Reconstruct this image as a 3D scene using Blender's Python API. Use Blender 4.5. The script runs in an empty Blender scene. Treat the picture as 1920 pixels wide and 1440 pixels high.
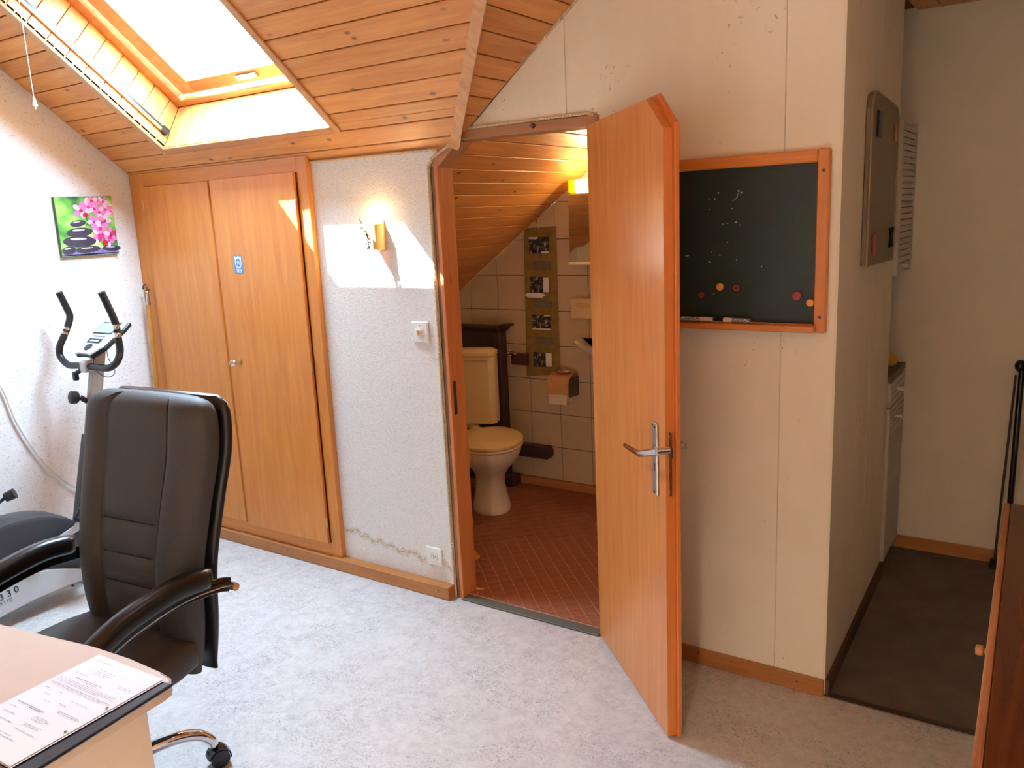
import bpy, bmesh, math, random
from mathutils import Matrix, Vector, Euler
R = random.Random(7)
PI = math.pi
sc = bpy.context.scene
COL = sc.collection

# ------------------------------------------------------------------ camera
F = 1555.3                     # focal length in pixels of the 1920x1440 frame
CAM = Vector((0, -2.6, 1.6065))
def _rod(w):
    th = math.sqrt(sum(a*a for a in w)); k = [a/th for a in w]
    K = Matrix(((0, -k[2], k[1]), (k[2], 0, -k[0]), (-k[1], k[0], 0)))
    return Matrix.Identity(3) + K*math.sin(th) + (K@K)*(1-math.cos(th))
MC = _rod((0.20958276, 0.58746835, 0.01520945)) @ Matrix(((1, 0, 0), (0, 0, -1), (0, 1, 0)))  # world -> camera (x right, y down, z ahead)
cam = bpy.data.cameras.new('camera'); camo = bpy.data.objects.new('camera', cam); COL.objects.link(camo)
cam.sensor_width = 36; cam.lens = F/1920*36; cam.clip_start = .02
camo.matrix_world = Matrix(((MC[0][0], -MC[1][0], -MC[2][0], CAM.x), (MC[0][1], -MC[1][1], -MC[2][1], CAM.y), (MC[0][2], -MC[1][2], -MC[2][2], CAM.z), (0, 0, 0, 1)))
sc.camera = camo
# a pixel gives a direction; the plane it lies on gives the point
def ray(x, y): return MC.transposed() @ Vector(((x-960)/F, (y-720)/F, 1))
def onY(x, y, Y=0.0):
    r = ray(x, y); return CAM + r*((Y-CAM.y)/r.y)
def onX(x, y, X):
    r = ray(x, y); return CAM + r*((X-CAM.x)/r.x)
def onZ(x, y, Z=0.0):
    r = ray(x, y); return CAM + r*((Z-CAM.z)/r.z)

# ------------------------------------------------------------------ light of the place
w = bpy.data.worlds.new('sky'); sc.world = w; w.use_nodes = True
bg = w.node_tree.nodes['Background']; bg.inputs[0].default_value = (.54, .76, 1.0, 1); bg.inputs[1].default_value = 105
SUN = Vector((1.58, 1.0, -2.7)).normalized()
sl = bpy.data.lights.new('sun', 'SUN'); sl.energy = 220; sl.angle = math.radians(.6); sl.color = (1, .95, .86)
so = bpy.data.objects.new('sun', sl); COL.objects.link(so); so.rotation_euler = SUN.to_track_quat('-Z', 'Y').to_euler(); so.location = (-6, -4, 9)
sc.view_settings.view_transform = 'Standard'; sc.view_settings.look = 'None'; sc.view_settings.gamma = 1
sc.view_settings.use_curve_mapping = False
sc.view_settings.exposure = 0.25
LAMP = 290

# ------------------------------------------------------------------ materials
def lin(c): return tuple(((v/255)/12.92 if v/255 <= .04045 else ((v/255+.055)/1.055)**2.4) for v in c)+(1,)
def newmat(name):
    m = bpy.data.materials.new(name); m.use_nodes = True
    nt = m.node_tree; b = nt.nodes['Principled BSDF']; return m, nt, b
def N(nt, t, **kw):
    n = nt.nodes.new(t)
    for k, v in kw.items(): setattr(n, k, v)
    return n
def coords(nt, scale=(1, 1, 1), space='Object', rot=(0, 0, 0)):
    tc = N(nt, 'ShaderNodeTexCoord'); mp = N(nt, 'ShaderNodeMapping'); mp.inputs['Scale'].default_value = scale; mp.inputs['Rotation'].default_value = rot
    nt.links.new(tc.outputs[space], mp.inputs['Vector']); return mp.outputs[0]
def ramp(nt, src, stops):
    r = N(nt, 'ShaderNodeValToRGB'); e = r.color_ramp.elements
    while len(e) < len(stops): e.new(.5)
    for i, (p, c) in enumerate(stops): e[i].position = p; e[i].color = c
    nt.links.new(src, r.inputs[0]); return r.outputs[0]
def noise(nt, vec, scale, detail=3, rough=.55, dist=0):
    n = N(nt, 'ShaderNodeTexNoise'); n.inputs['Scale'].default_value = scale; n.inputs['Detail'].default_value = detail
    n.inputs['Roughness'].default_value = rough; n.inputs['Distortion'].default_value = dist
    nt.links.new(vec, n.inputs['Vector']); return n.outputs['Fac']
def mixc(nt, fac, a, b, mode='MIX'):
    m = N(nt, 'ShaderNodeMix', data_type='RGBA', blend_type=mode)
    for s, v in ((m.inputs[0], fac), (m.inputs[6], a), (m.inputs[7], b)):
        if isinstance(v, (int, float)): s.default_value = v
        elif isinstance(v, tuple): s.default_value = v
        else: nt.links.new(v, s)
    return m.outputs[2]
def bump(nt, b, h, strength=.3, dist=.002):
    n = N(nt, 'ShaderNodeBump'); n.inputs['Strength'].default_value = strength; n.inputs['Distance'].default_value = dist
    nt.links.new(h, n.inputs['Height']); nt.links.new(n.outputs[0], b.inputs['Normal'])
def plain(name, c, rough=.5, metal=0, spec=.5, var=.06, vscale=30, coat=0, bmp=0):
    m, nt, b = newmat(name); c = lin(c)
    b.inputs['Roughness'].default_value = rough; b.inputs['Metallic'].default_value = metal; b.inputs['Specular IOR Level'].default_value = spec
    b.inputs['Coat Weight'].default_value = coat
    n = noise(nt, coords(nt), vscale)
    lo = tuple(x*(1-var) for x in c[:3])+(1,); hi = tuple(min(1, x*(1+var)) for x in c[:3])+(1,)
    nt.links.new(ramp(nt, n, [(.3, lo), (.7, hi)]), b.inputs['Base Color'])
    if bmp: bump(nt, b, n, bmp, .001)
    return m
def wood(name, dark, light, axis='X', rough=.35, knots=0, vary=.10, grain=.45):
    """varnished wood, grain along the object's own axis"""
    m, nt, b = newmat(name)
    st = {'X': (1.2, 14, 14), 'Y': (14, 1.2, 14), 'Z': (14, 14, 1.2)}[axis]
    oi = N(nt, 'ShaderNodeObjectInfo')
    tc = N(nt, 'ShaderNodeTexCoord'); add = N(nt, 'ShaderNodeVectorMath', operation='ADD')
    mul = N(nt, 'ShaderNodeVectorMath', operation='SCALE'); mul.inputs[0].default_value = (13, 7, 5)
    nt.links.new(oi.outputs['Random'], mul.inputs['Scale'])
    nt.links.new(tc.outputs['Object'], add.inputs[0]); nt.links.new(mul.outputs[0], add.inputs[1])
    mp = N(nt, 'ShaderNodeMapping'); mp.inputs['Scale'].default_value = st; nt.links.new(add.outputs[0], mp.inputs['Vector'])
    n1 = noise(nt, mp.outputs[0], 2.2, 5, .6, .6)
    mp2 = N(nt, 'ShaderNodeMapping'); mp2.inputs['Scale'].default_value = tuple(s*(6 if s > 2 else 2) for s in st); nt.links.new(add.outputs[0], mp2.inputs['Vector'])
    n2 = noise(nt, mp2.outputs[0], 2.0, 3, .6)
    base = ramp(nt, n1, [(.28, lin(dark)), (.72, lin(light))])
    g = ramp(nt, n2, [(.35, (.86, .83, .80, 1)), (.6, (1, 1, 1, 1))])
    base = mixc(nt, grain, base, g, 'MULTIPLY')
    if knots:
        mk = N(nt, 'ShaderNodeMapping'); ks = {'X': (5, 9, 9), 'Y': (9, 5, 9), 'Z': (9, 9, 5)}[axis]; mk.inputs['Scale'].default_value = ks
        nt.links.new(add.outputs[0], mk.inputs['Vector'])
        v = N(nt, 'ShaderNodeTexVoronoi'); v.inputs['Scale'].default_value = knots; nt.links.new(mk.outputs[0], v.inputs['Vector'])
        kf = ramp(nt, v.outputs['Distance'], [(.05, (1, 1, 1, 1)), (.13, (0, 0, 0, 1))])
        base = mixc(nt, kf, base, tuple(x*.32 for x in lin(dark)[:3])+(1,))
    hv = N(nt, 'ShaderNodeHueSaturation'); nt.links.new(base, hv.inputs['Color'])
    mr = N(nt, 'ShaderNodeMapRange'); mr.inputs[3].default_value = 1-vary; mr.inputs[4].default_value = 1+vary
    nt.links.new(oi.outputs['Random'], mr.inputs[0]); nt.links.new(mr.outputs[0], hv.inputs['Value'])
    nt.links.new(hv.outputs[0], b.inputs['Base Color'])
    b.inputs['Roughness'].default_value = rough
    bump(nt, b, n2, .12, .001)
    return m
M = {}
M['pine_x'] = wood('pine_board_x', (204, 130, 66), (228, 162, 92), 'X', .42, knots=1.3, grain=.6)
M['pine_y'] = wood('pine_board_y', (200, 126, 64), (224, 156, 88), 'Y', .42, knots=1.3, grain=.6)
M['pine_z'] = wood('pine_board_z', (204, 136, 70), (228, 170, 96), 'Z', .42, knots=1.3, grain=.6)
M['trim'] = wood('trim_wood', (176, 112, 62), (204, 144, 90), 'X', .4)
M['trim_y'] = wood('trim_wood_y', (186, 130, 80), (214, 164, 110), 'Y', .4)
M['veneer'] = wood('wardrobe_veneer', (206, 125, 50), (222, 149, 66), 'Z', .33, vary=.02)
M['veneer_x'] = wood('wardrobe_veneer_x', (206, 125, 50), (222, 149, 66), 'X', .35, vary=.02)
M['door'] = wood('door_veneer', (204, 126, 62), (218, 146, 80), 'Z', .26, vary=.02)
M['door_edge'] = wood('door_edge_wood', (206, 116, 50), (220, 132, 62), 'Z', .35, vary=.02)
M['jamb'] = wood('jamb_wood', (190, 112, 58), (212, 138, 80), 'Z', .38, knots=.6, vary=.02)
M['jamb_x'] = wood('jamb_wood_x', (160, 108, 70), (184, 132, 92), 'X', .5, knots=.6, vary=.02)
M['raw'] = wood('raw_edge_wood', (120, 84, 62), (168, 132, 104), 'Z', .8, vary=.05)
M['base'] = wood('baseboard_wood', (166, 106, 54), (190, 130, 72), 'X', .4, vary=.03)
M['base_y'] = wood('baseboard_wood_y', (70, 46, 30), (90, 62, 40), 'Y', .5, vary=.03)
M['frame'] = wood('blackboard_frame_wood', (206, 122, 56), (222, 142, 72), 'X', .35, vary=.04)
M['frame_z'] = wood('blackboard_frame_wood_z', (206, 122, 56), (222, 142, 72), 'Z', .35, vary=.04)
M['chest'] = wood('chest_wood', (66, 32, 16), (104, 54, 26), 'Y', .22, vary=.03)
M['chest_edge'] = wood('chest_edge_wood', (120, 72, 38), (190, 132, 84), 'Y', .45, vary=.03)
M['knob'] = wood('knob_wood', (188, 118, 58), (208, 140, 78), 'X', .35)
M['pole'] = wood('pole_wood', (196, 130, 52), (214, 150, 70), 'Z', .4)
M['darkwood'] = wood('dark_stained_wood', (52, 34, 36), (72, 48, 48), 'Z', .45)
M['desk'] = plain('desk_laminate', (206, 184, 164), .45, var=.02)
M['desk_edge'] = plain('desk_edge_band', (204, 178, 156), .5)
M['desk_worn'] = plain('worn_desk_edge', (146, 100, 62), .6)
M['white_metal'] = plain('white_lacquer', (226, 226, 224), .35, var=.01)
M['switch'] = plain('switch_plastic', (232, 230, 224), .3, var=.01)
M['black_plastic'] = plain('black_plastic', (22, 22, 24), .4, var=.05)
M['black_gloss'] = plain('black_gloss_plastic', (14, 14, 16), .12, var=.02)
M['dark_grey'] = plain('dark_grey_plastic', (52, 54, 60), .4)
M['grey_metal'] = plain('grey_lacquered_metal', (168, 166, 162), .35, metal=.3, var=.02)
M['silver'] = plain('silver_plastic', (196, 198, 202), .32, metal=.25, var=.02)
M['chrome'] = plain('chrome', (225, 225, 228), .06, metal=1, var=0)
M['alu'] = plain('brushed_aluminium', (196, 194, 190), .3, metal=1, var=.03)
M['steel'] = plain('dark_steel', (96, 88, 78), .45, metal=.9)
M['brass'] = plain('brass', (200, 160, 90), .3, metal=1)
M['leather'] = plain('charcoal_leather', (58, 58, 58), .6, var=.12, vscale=160, bmp=.25)
M['leather_gloss'] = plain('black_armrest_leather', (20, 20, 22), .28, var=.1, vscale=120, bmp=.15)
M['seam'] = plain('black_seam', (10, 10, 10), .8)
M['ceramic'] = plain('sanitary_ceramic', (226, 214, 198), .12, var=.01)
M['seat_plastic'] = plain('toilet_seat_plastic', (222, 196, 150), .25, var=.01)
M['paper'] = plain('white_paper', (238, 240, 244), .7, var=.01)
M['ink'] = plain('printed_ink', (112, 116, 130), .8)
M['navy'] = plain('navy_folder_plastic', (22, 28, 42), .25, var=.05)
M['rope'] = plain('braided_cord', (214, 190, 156), .85, var=.15, vscale=200)
M['rubber'] = plain('black_rubber', (16, 16, 16), .7)
M['cable'] = plain('white_cable', (224, 222, 216), .45)
M['grout'] = plain('tile_grout', (106, 84, 64), .85)
M['tile'] = plain('beige_wall_tile', (206, 184, 154), .3, var=.04, vscale=8)
M['floor_tile'] = plain('terracotta_floor_tile', (142, 86, 62), .5, var=.16, vscale=22)
M['floor_grout'] = plain('pale_floor_grout', (206, 168, 136), .8)
M['cream_wall'] = plain('cream_painted_plaster', (228, 217, 192), .7, var=.03, vscale=6)
M['white_wall'] = plain('white_painted_plaster', (232, 228, 220), .7, var=.02)
M['louver'] = plain('white_louvre_paint', (190, 180, 168), .45)
M['cork'] = plain('memo_board_face', (122, 108, 84), .5, var=.05)
M['mirror'] = plain('mirror_glass', (215, 215, 215), .03, metal=1, var=0)
M['orange_m'] = plain('orange_magnet', (232, 150, 50), .35, var=.02)
M['red_m'] = plain('red_magnet', (158, 48, 46), .35, var=.02)
M['black_m'] = plain('black_magnet', (14, 15, 22), .4)
M['chalk'] = plain('chalk_mark', (190, 200, 196), .9)
M['tp'] = plain('toilet_paper', (236, 218, 190), .85)
M['tp_cover'] = plain('paper_roll_cover', (186, 138, 98), .4)
M['soap'] = plain('soap', (220, 176, 110), .4)
M['textile'] = plain('olive_ribbon_fabric', (140, 116, 62), .85, var=.18, vscale=24)
M['lcd'] = plain('lcd_screen', (150, 164, 152), .2, var=.02)
M['blue_sticker'] = plain('blue_sticker', (72, 142, 204), .4, var=.03)
M['white_print'] = plain('white_print', (238, 244, 250), .5, var=0)
M['hall_floor'] = plain('dark_hall_carpet', (96, 86, 78), .9, var=.22, vscale=7, bmp=.2)
M['threshold'] = plain('grey_threshold_strip', (92, 94, 86), .5)
M['stone'] = plain('print_stone', (62, 56, 72), .4, var=.2, vscale=12)
M['stone_hi'] = plain('print_stone_highlight', (190, 186, 204), .4)
M['pink'] = plain('print_pink', (238, 122, 186), .5, var=.12, vscale=40)
M['pink_hi'] = plain('print_pale_pink', (248, 190, 222), .5, var=.06, vscale=40)
M['magenta'] = plain('print_magenta', (206, 40, 120), .5, var=.1, vscale=40)
M['red_c'] = plain('print_red', (176, 36, 36), .5)
M['violet'] = plain('print_violet', (128, 112, 168), .6, var=.25, vscale=90)
M['stem'] = plain('print_dark_stem', (44, 58, 38), .6)
M['canvas_side'] = plain('canvas_side', (70, 92, 66), .8, var=.3, vscale=10)
M['flower_w'] = plain('dried_white_flowers', (150, 152, 158), .8, var=.2)
M['flower_g'] = plain('dried_grey_leaves', (52, 60, 58), .8, var=.2)
M['copper'] = plain('copper_leaf', (196, 134, 66), .4, metal=.4)
M['insul'] = plain('roof_board', (120, 78, 46), .8)

def glassmat():
    m, nt, b = newmat('window_glass'); out = nt.nodes['Material Output']
    t = N(nt, 'ShaderNodeBsdfTransparent'); t.inputs[0].default_value = (.93, .95, .95, 1)
    g = N(nt, 'ShaderNodeBsdfGlossy'); g.inputs['Roughness'].default_value = .02
    mx = N(nt, 'ShaderNodeMixShader'); mx.inputs[0].default_value = .06
    nt.links.new(t.outputs[0], mx.inputs[1]); nt.links.new(g.outputs[0], mx.inputs[2]); nt.links.new(mx.outputs[0], out.inputs[0]); return m
M['glass'] = glassmat()
def emis(name, c, s):
    m, nt, b = newmat(name); b.inputs['Base Color'].default_value = lin(c); b.inputs['Emission Color'].default_value = lin(c); b.inputs['Emission Strength'].default_value = s; b.inputs['Roughness'].default_value = .4; return m
M['lamp_glow'] = emis('yellow_lamp_diffuser', (255, 206, 0), 1.6)
M['lamp_white'] = emis('warm_white_diffuser', (255, 226, 150), 6)
M['bulb'] = emis('warm_bulb', (255, 190, 90), 30)
M['parchment'] = plain('honey_parchment', (232, 186, 100), .5)

def stucco():
    m, nt, b = newmat('white_scratch_stucco'); b.inputs['Roughness'].default_value = .85
    v = coords(nt, (1, 1, 1)); n = noise(nt, v, 55, 4, .6, 1.5)
    n2 = noise(nt, coords(nt, (1, 1, 1.9)), 42, 3, .55, 2.2)
    pits = ramp(nt, n2, [(.60, (0, 0, 0, 1)), (.65, (1, 1, 1, 1))])
    nt.links.new(mixc(nt, pits, lin((240, 239, 237)), lin((216, 212, 208))), b.inputs['Base Color'])
    s = N(nt, 'ShaderNodeMath', operation='SUBTRACT'); nt.links.new(n, s.inputs[0]); nt.links.new(pits, s.inputs[1])
    bump(nt, b, s.outputs[0], .55, .004); return m
M['stucco'] = stucco()
def weave():
    """coarse fibre wallpaper with an old water stain low down"""
    m, nt, b = newmat('white_woven_wallpaper'); b.inputs['Roughness'].default_value = .85
    h = noise(nt, coords(nt, (42, 42, 190)), 2, 3, .6, .5)
    vv = noise(nt, coords(nt, (170, 42, 42)), 2, 2, .6)
    a = N(nt, 'ShaderNodeMath', operation='ADD'); nt.links.new(h, a.inputs[0]); nt.links.new(vv, a.inputs[1])
    base = ramp(nt, h, [(.34, lin((218, 215, 210))), (.52, lin((240, 238, 234)))])
    # stain: a wavy band that sinks from left to right
    tc = N(nt, 'ShaderNodeTexCoord'); sx = N(nt, 'ShaderNodeSeparateXYZ'); nt.links.new(tc.outputs['Object'], sx.inputs[0])
    wob = noise(nt, coords(nt, (9, 9, 2)), 1.6, 4, .65)
    mm = N(nt, 'ShaderNodeMath', operation='MULTIPLY_ADD'); nt.links.new(sx.outputs[0], mm.inputs[0]); mm.inputs[1].default_value = .11; nt.links.new(sx.outputs[2], mm.inputs[2])
    m2 = N(nt, 'ShaderNodeMath', operation='MULTIPLY_ADD'); nt.links.new(wob, m2.inputs[0]); m2.inputs[1].default_value = -.13; nt.links.new(mm.outputs[0], m2.inputs[2])
    st = ramp(nt, m2.outputs[0], [(0, (0, 0, 0, 1)), (1, (0, 0, 0, 1))])
    mr = N(nt, 'ShaderNodeMapRange'); mr.inputs[1].default_value = -.862; mr.inputs[2].default_value = -.812; nt.links.new(m2.outputs[0], mr.inputs[0])
    band = ramp(nt, mr.outputs[0], [(0, (0, 0, 0, 1)), (.55, (1, 1, 1, 1)), (1, (0, 0, 0, 1))])
    sp = ramp(nt, noise(nt, coords(nt), 140, 2), [(.4, (.15, .15, .15, 1)), (.6, (1, 1, 1, 1))])
    bm = N(nt, 'ShaderNodeMath', operation='MULTIPLY'); nt.links.new(band, bm.inputs[0]); nt.links.new(sp, bm.inputs[1])
    b2 = N(nt, 'ShaderNodeMath', operation='MULTIPLY'); nt.links.new(bm.outputs[0], b2.inputs[0]); b2.inputs[1].default_value = .95
    nt.links.new(mixc(nt, b2.outputs[0], base, lin((186, 158, 112))), b.inputs['Base Color'])
    bump(nt, b, a.outputs[0], .8, .004); return m
M['weave'] = weave()
def panelmat():
    """cream wall panels: fine linen paper, scuffs and damp specks of their own"""
    m, nt, b = newmat('cream_linen_wall_panel'); b.inputs['Roughness'].default_value = .75
    base = ramp(nt, noise(nt, coords(nt, (2, 2, 1)), 3, 3), [(.3, lin((232, 220, 196))), (.7, lin((240, 229, 208)))])
    sp = noise(nt, coords(nt, (1, 1, .6)), 95, 2, .5, 1)
    mask = noise(nt, coords(nt), 3.2, 3, .6)
    spf = ramp(nt, sp, [(.66, (0, 0, 0, 1)), (.70, (1, 1, 1, 1))]); mk = ramp(nt, mask, [(.56, (0, 0, 0, 1)), (.66, (1, 1, 1, 1))])
    mu = N(nt, 'ShaderNodeMath', operation='MULTIPLY'); nt.links.new(spf, mu.inputs[0]); nt.links.new(mk, mu.inputs[1])
    nt.links.new(mixc(nt, mu.outputs[0], base, lin((120, 92, 66))), b.inputs['Base Color'])
    bump(nt, b, noise(nt, coords(nt, (1, 1, 3)), 160, 2), .2, .001); return m
M['panel'] = panelmat()
def lino():
    m, nt, b = newmat('grey_marbled_linoleum'); b.inputs['Roughness'].default_value = .5
    v = coords(nt)
    a = ramp(nt, noise(nt, v, 26, 7, .72, .5), [(.3, lin((182, 180, 178))), (.5, lin((200, 199, 197))), (.7, lin((212, 211, 210)))])
    s = ramp(nt, noise(nt, v, 120, 4, .7, 1.5), [(.53, (0, 0, 0, 1)), (.61, (1, 1, 1, 1))])
    mk = ramp(nt, noise(nt, v, 6, 4, .6), [(.42, (.12, .12, .12, 1)), (.65, (.8, .8, .8, 1))])
    mu = N(nt, 'ShaderNodeMath', operation='MULTIPLY'); nt.links.new(s, mu.inputs[0]); nt.links.new(mk, mu.inputs[1])
    nt.links.new(mixc(nt, mu.outputs[0], a, lin((104, 102, 102))), b.inputs['Base Color']); return m
M['lino'] = lino()
def slate():
    m, nt, b = newmat('green_chalkboard'); b.inputs['Roughness'].default_value = .45
    v = coords(nt)
    a = ramp(nt, noise(nt, v, 5, 4, .6), [(.3, lin((22, 38, 36))), (.7, lin((28, 50, 46)))])
    nt.links.new(a, b.inputs['Base Color']); return m
M['slate'] = slate()
def canvasbg():
    m, nt, b = newmat('print_green_blur'); b.inputs['Roughness'].default_value = .6
    v = coords(nt); n = noise(nt, v, 9, 2, .5)
    nt.links.new(ramp(nt, n, [(.3, lin((38, 88, 52))), (.45, lin((96, 168, 62))), (.6, lin((168, 214, 104))), (.72, lin((232, 240, 206)))]), b.inputs['Base Color']); return m
M['green'] = canvasbg()
def photo(name, seed):
    m, nt, b = newmat(name); b.inputs['Roughness'].default_value = .3
    n = noise(nt, coords(nt, (1, 1, 1)), 38+seed*5, 3, .6, .5)
    nt.links.new(ramp(nt, n, [(.42, lin((22, 26, 32))), (.55, lin((70, 72, 78))), (.68, lin((204, 198, 190)))]), b.inputs['Base Color']); return m
for i in range(4): M['photo%d' % i] = photo('snapshot_print_%d' % i, i)

# ------------------------------------------------------------------ mesh helpers
MW = {}          # world matrix of each parent
def V(*a): return Vector(a)
def BM(): return bmesh.new()
def box(bm, lo, hi, bev=0, seg=2):
    lo, hi = Vector(lo), Vector(hi)
    r = bmesh.ops.create_cube(bm, size=1)
    bmesh.ops.scale(bm, vec=hi-lo, verts=r['verts']); bmesh.ops.translate(bm, vec=(lo+hi)/2, verts=r['verts'])
    if bev:
        es = {e for v in r['verts'] for e in v.link_edges}
        bmesh.ops.bevel(bm, geom=list(es), offset=bev, segments=seg, affect='EDGES', profile=.5)
    return bm
def prism(bm, pts, vec, bev=0):
    vec = Vector(vec); a = [bm.verts.new(Vector(p)) for p in pts]; b = [bm.verts.new(Vector(p)+vec) for p in pts]
    n = len(a); fs = [bm.faces.new(a[::-1]), bm.faces.new(b)]
    for i in range(n): fs.append(bm.faces.new((a[i], a[(i+1) % n], b[(i+1) % n], b[i])))
    bmesh.ops.recalc_face_normals(bm, faces=fs)
    if bev:
        es = {e for f in fs[:2] for e in f.edges}
        bmesh.ops.bevel(bm, geom=list(es), offset=bev, segments=1, affect='EDGES')
    return bm
def frame_of(t):
    t = t.normalized(); u = V(0, 0, 1) if abs(t.z) < .9 else V(1, 0, 0)
    s = t.cross(u).normalized(); return s, s.cross(t).normalized()
def sweep(bm, path, sect, closed_sect=True, cap=True, up=None):
    """sweep a 2D section (list of (a,b) or one per station) along a path"""
    P = [Vector(p) for p in path]; n = len(P); rings = []
    s0 = None
    for i in range(n):
        t = (P[min(i+1, n-1)]-P[max(i-1, 0)]).normalized()
        if up is not None: s = t.cross(Vector(up)).normalized(); u = s.cross(t)
        else:
            if s0 is None: s, u = frame_of(t)
            else: s = (s0-t*s0.dot(t)).normalized(); u = s.cross(t)
            s0 = s
        sec = sect[i] if isinstance(sect[0][0], (tuple, list)) else sect
        rings.append([bm.verts.new(P[i]+s*a+u*b) for a, b in sec])
    m = len(rings[0]); fs = []
    for i in range(n-1):
        for j in range(m if closed_sect else m-1):
            fs.append(bm.faces.new((rings[i][j], rings[i][(j+1) % m], rings[i+1][(j+1) % m], rings[i+1][j])))
    if cap and closed_sect: fs += [bm.faces.new(rings[0][::-1]), bm.faces.new(rings[-1])]
    bmesh.ops.recalc_face_normals(bm, faces=fs)
    return bm
def circ(r, n=10, ry=None): return [(r*math.cos(2*PI*i/n), (ry or r)*math.sin(2*PI*i/n)) for i in range(n)]
def rrect(w, h, r, n=3):
    pts = []
    for cx, cy, a0 in ((w/2-r, h/2-r, 0), (-w/2+r, h/2-r, 90), (-w/2+r, -h/2+r, 180), (w/2-r, -h/2+r, 270)):
        for k in range(n+1):
            a = math.radians(a0+90*k/n); pts.append((cx+r*math.cos(a), cy+r*math.sin(a)))
    return pts
def tube(bm, path, r, n=10, cap=True): return sweep(bm, path, circ(r, n), cap=cap)
def smooth(path, k=5):
    """Catmull-Rom through the points"""
    P = [Vector(p) for p in path]; out = []
    for i in range(len(P)-1):
        a, b, c, d = P[max(i-1, 0)], P[i], P[i+1], P[min(i+2, len(P)-1)]
        for j in range(k):
            t = j/k; out.append(.5*((2*b)+(c-a)*t+(2*a-5*b+4*c-d)*t*t+(3*b-a-3*c+d)*t**3))
    out.append(P[-1]); return out
def cyl(bm, a, b, r, n=16, r2=None):
    a, b = Vector(a), Vector(b); s, u = frame_of(b-a)
    A = [bm.verts.new(a+s*x+u*y) for x, y in circ(r, n)]; B = [bm.verts.new(b+s*x+u*y) for x, y in circ(r2 if r2 is not None else r, n)]
    fs = [bm.faces.new(A[::-1]), bm.faces.new(B)]+[bm.faces.new((A[i], A[(i+1) % n], B[(i+1) % n], B[i])) for i in range(n)]
    bmesh.ops.recalc_face_normals(bm, faces=fs); return bm
def lathe(bm, prof, c=(0, 0, 0), axis='Z', n=24):
    """prof = [(radius, height)]"""
    c = Vector(c); rings = []
    def pt(r, h, a):
        x, y = r*math.cos(a), r*math.sin(a)
        return c+(V(x, y, h) if axis == 'Z' else V(h, x, y) if axis == 'X' else V(x, h, y))
    for r, h in prof: rings.append([bm.verts.new(pt(max(r, 1e-5), h, 2*PI*i/n)) for i in range(n)])
    fs = []
    for i in range(len(rings)-1):
        for j in range(n): fs.append(bm.faces.new((rings[i][j], rings[i][(j+1) % n], rings[i+1][(j+1) % n], rings[i+1][j])))
    fs += [bm.faces.new(rings[0][::-1]), bm.faces.new(rings[-1])]
    bmesh.ops.recalc_face_normals(bm, faces=fs); bmesh.ops.remove_doubles(bm, verts=bm.verts[:], dist=2e-5); return bm
def ball(bm, c, rad, seg=14, rings=8):
    r = bmesh.ops.create_uvsphere(bm, u_segments=seg, v_segments=rings, radius=1)
    rad = Vector(rad) if hasattr(rad, '__len__') else V(rad, rad, rad)
    bmesh.ops.scale(bm, vec=rad, verts=r['verts']); bmesh.ops.translate(bm, vec=Vector(c), verts=r['verts']); return bm
def loft(bm, rings, cap=True):
    rs = [[bm.verts.new(Vector(p)) for p in r] for r in rings]; m = len(rs[0]); fs = []
    for i in range(len(rs)-1):
        for j in range(m): fs.append(bm.faces.new((rs[i][j], rs[i][(j+1) % m], rs[i+1][(j+1) % m], rs[i+1][j])))
    if cap: fs += [bm.faces.new(rs[0][::-1]), bm.faces.new(rs[-1])]
    bmesh.ops.recalc_face_normals(bm, faces=fs); return bm
def clip(poly, px, pz, nx, nz):
    """keep the part of a 2D polygon with (p-P).n <= 0"""
    out = []
    for i in range(len(poly)):
        a, b = poly[i], poly[(i+1) % len(poly)]
        da = (a[0]-px)*nx+(a[1]-pz)*nz; db = (b[0]-px)*nx+(b[1]-pz)*nz
        if da <= 0: out.append(a)
        if (da < 0 < db) or (db < 0 < da):
            t = da/(da-db); out.append((a[0]+(b[0]-a[0])*t, a[1]+(b[1]-a[1])*t))
    return out
def area2(p): return abs(sum(p[i][0]*p[(i+1) % len(p)][1]-p[(i+1) % len(p)][0]*p[i][1] for i in range(len(p))))/2

def link(o, parent=None):
    COL.objects.link(o)
    if parent is not None: o.parent = parent
    return o
def obj(name, bm, mat, parent=None, smoothed=False, subsurf=0):
    """one mesh object; bm is in world coordinates, origin goes to its middle"""
    P = MW.get(parent.name, Matrix.Identity(4)) if parent is not None else Matrix.Identity(4)
    bmesh.ops.transform(bm, matrix=P.inverted(), verts=bm.verts[:])
    lo = V(*(min(v.co[i] for v in bm.verts) for i in range(3))); hi = V(*(max(v.co[i] for v in bm.verts) for i in range(3)))
    c = (lo+hi)/2
    bmesh.ops.translate(bm, vec=-c, verts=bm.verts[:])
    me = bpy.data.meshes.new(name); bm.to_mesh(me); bm.free()
    me.materials.append(M[mat] if isinstance(mat, str) else mat)
    if smoothed:
        for p in me.polygons: p.use_smooth = True
        me.set_sharp_from_angle(angle=math.radians(40))
    o = bpy.data.objects.new(name, me); link(o, parent); o.location = c
    MW[o.name] = P @ Matrix.Translation(c)
    if subsurf: md = o.modifiers.new('subdivision', 'SUBSURF'); md.levels = md.render_levels = subsurf
    return o
def again(src, parent, world):
    """another object with the same mesh"""
    o = src.copy(); COL.objects.link(o); o.parent = parent
    P = MW.get(parent.name, Matrix.Identity(4)) if parent is not None else Matrix.Identity(4)
    o.matrix_local = P.inverted() @ world; MW[o.name] = world; return o
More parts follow.
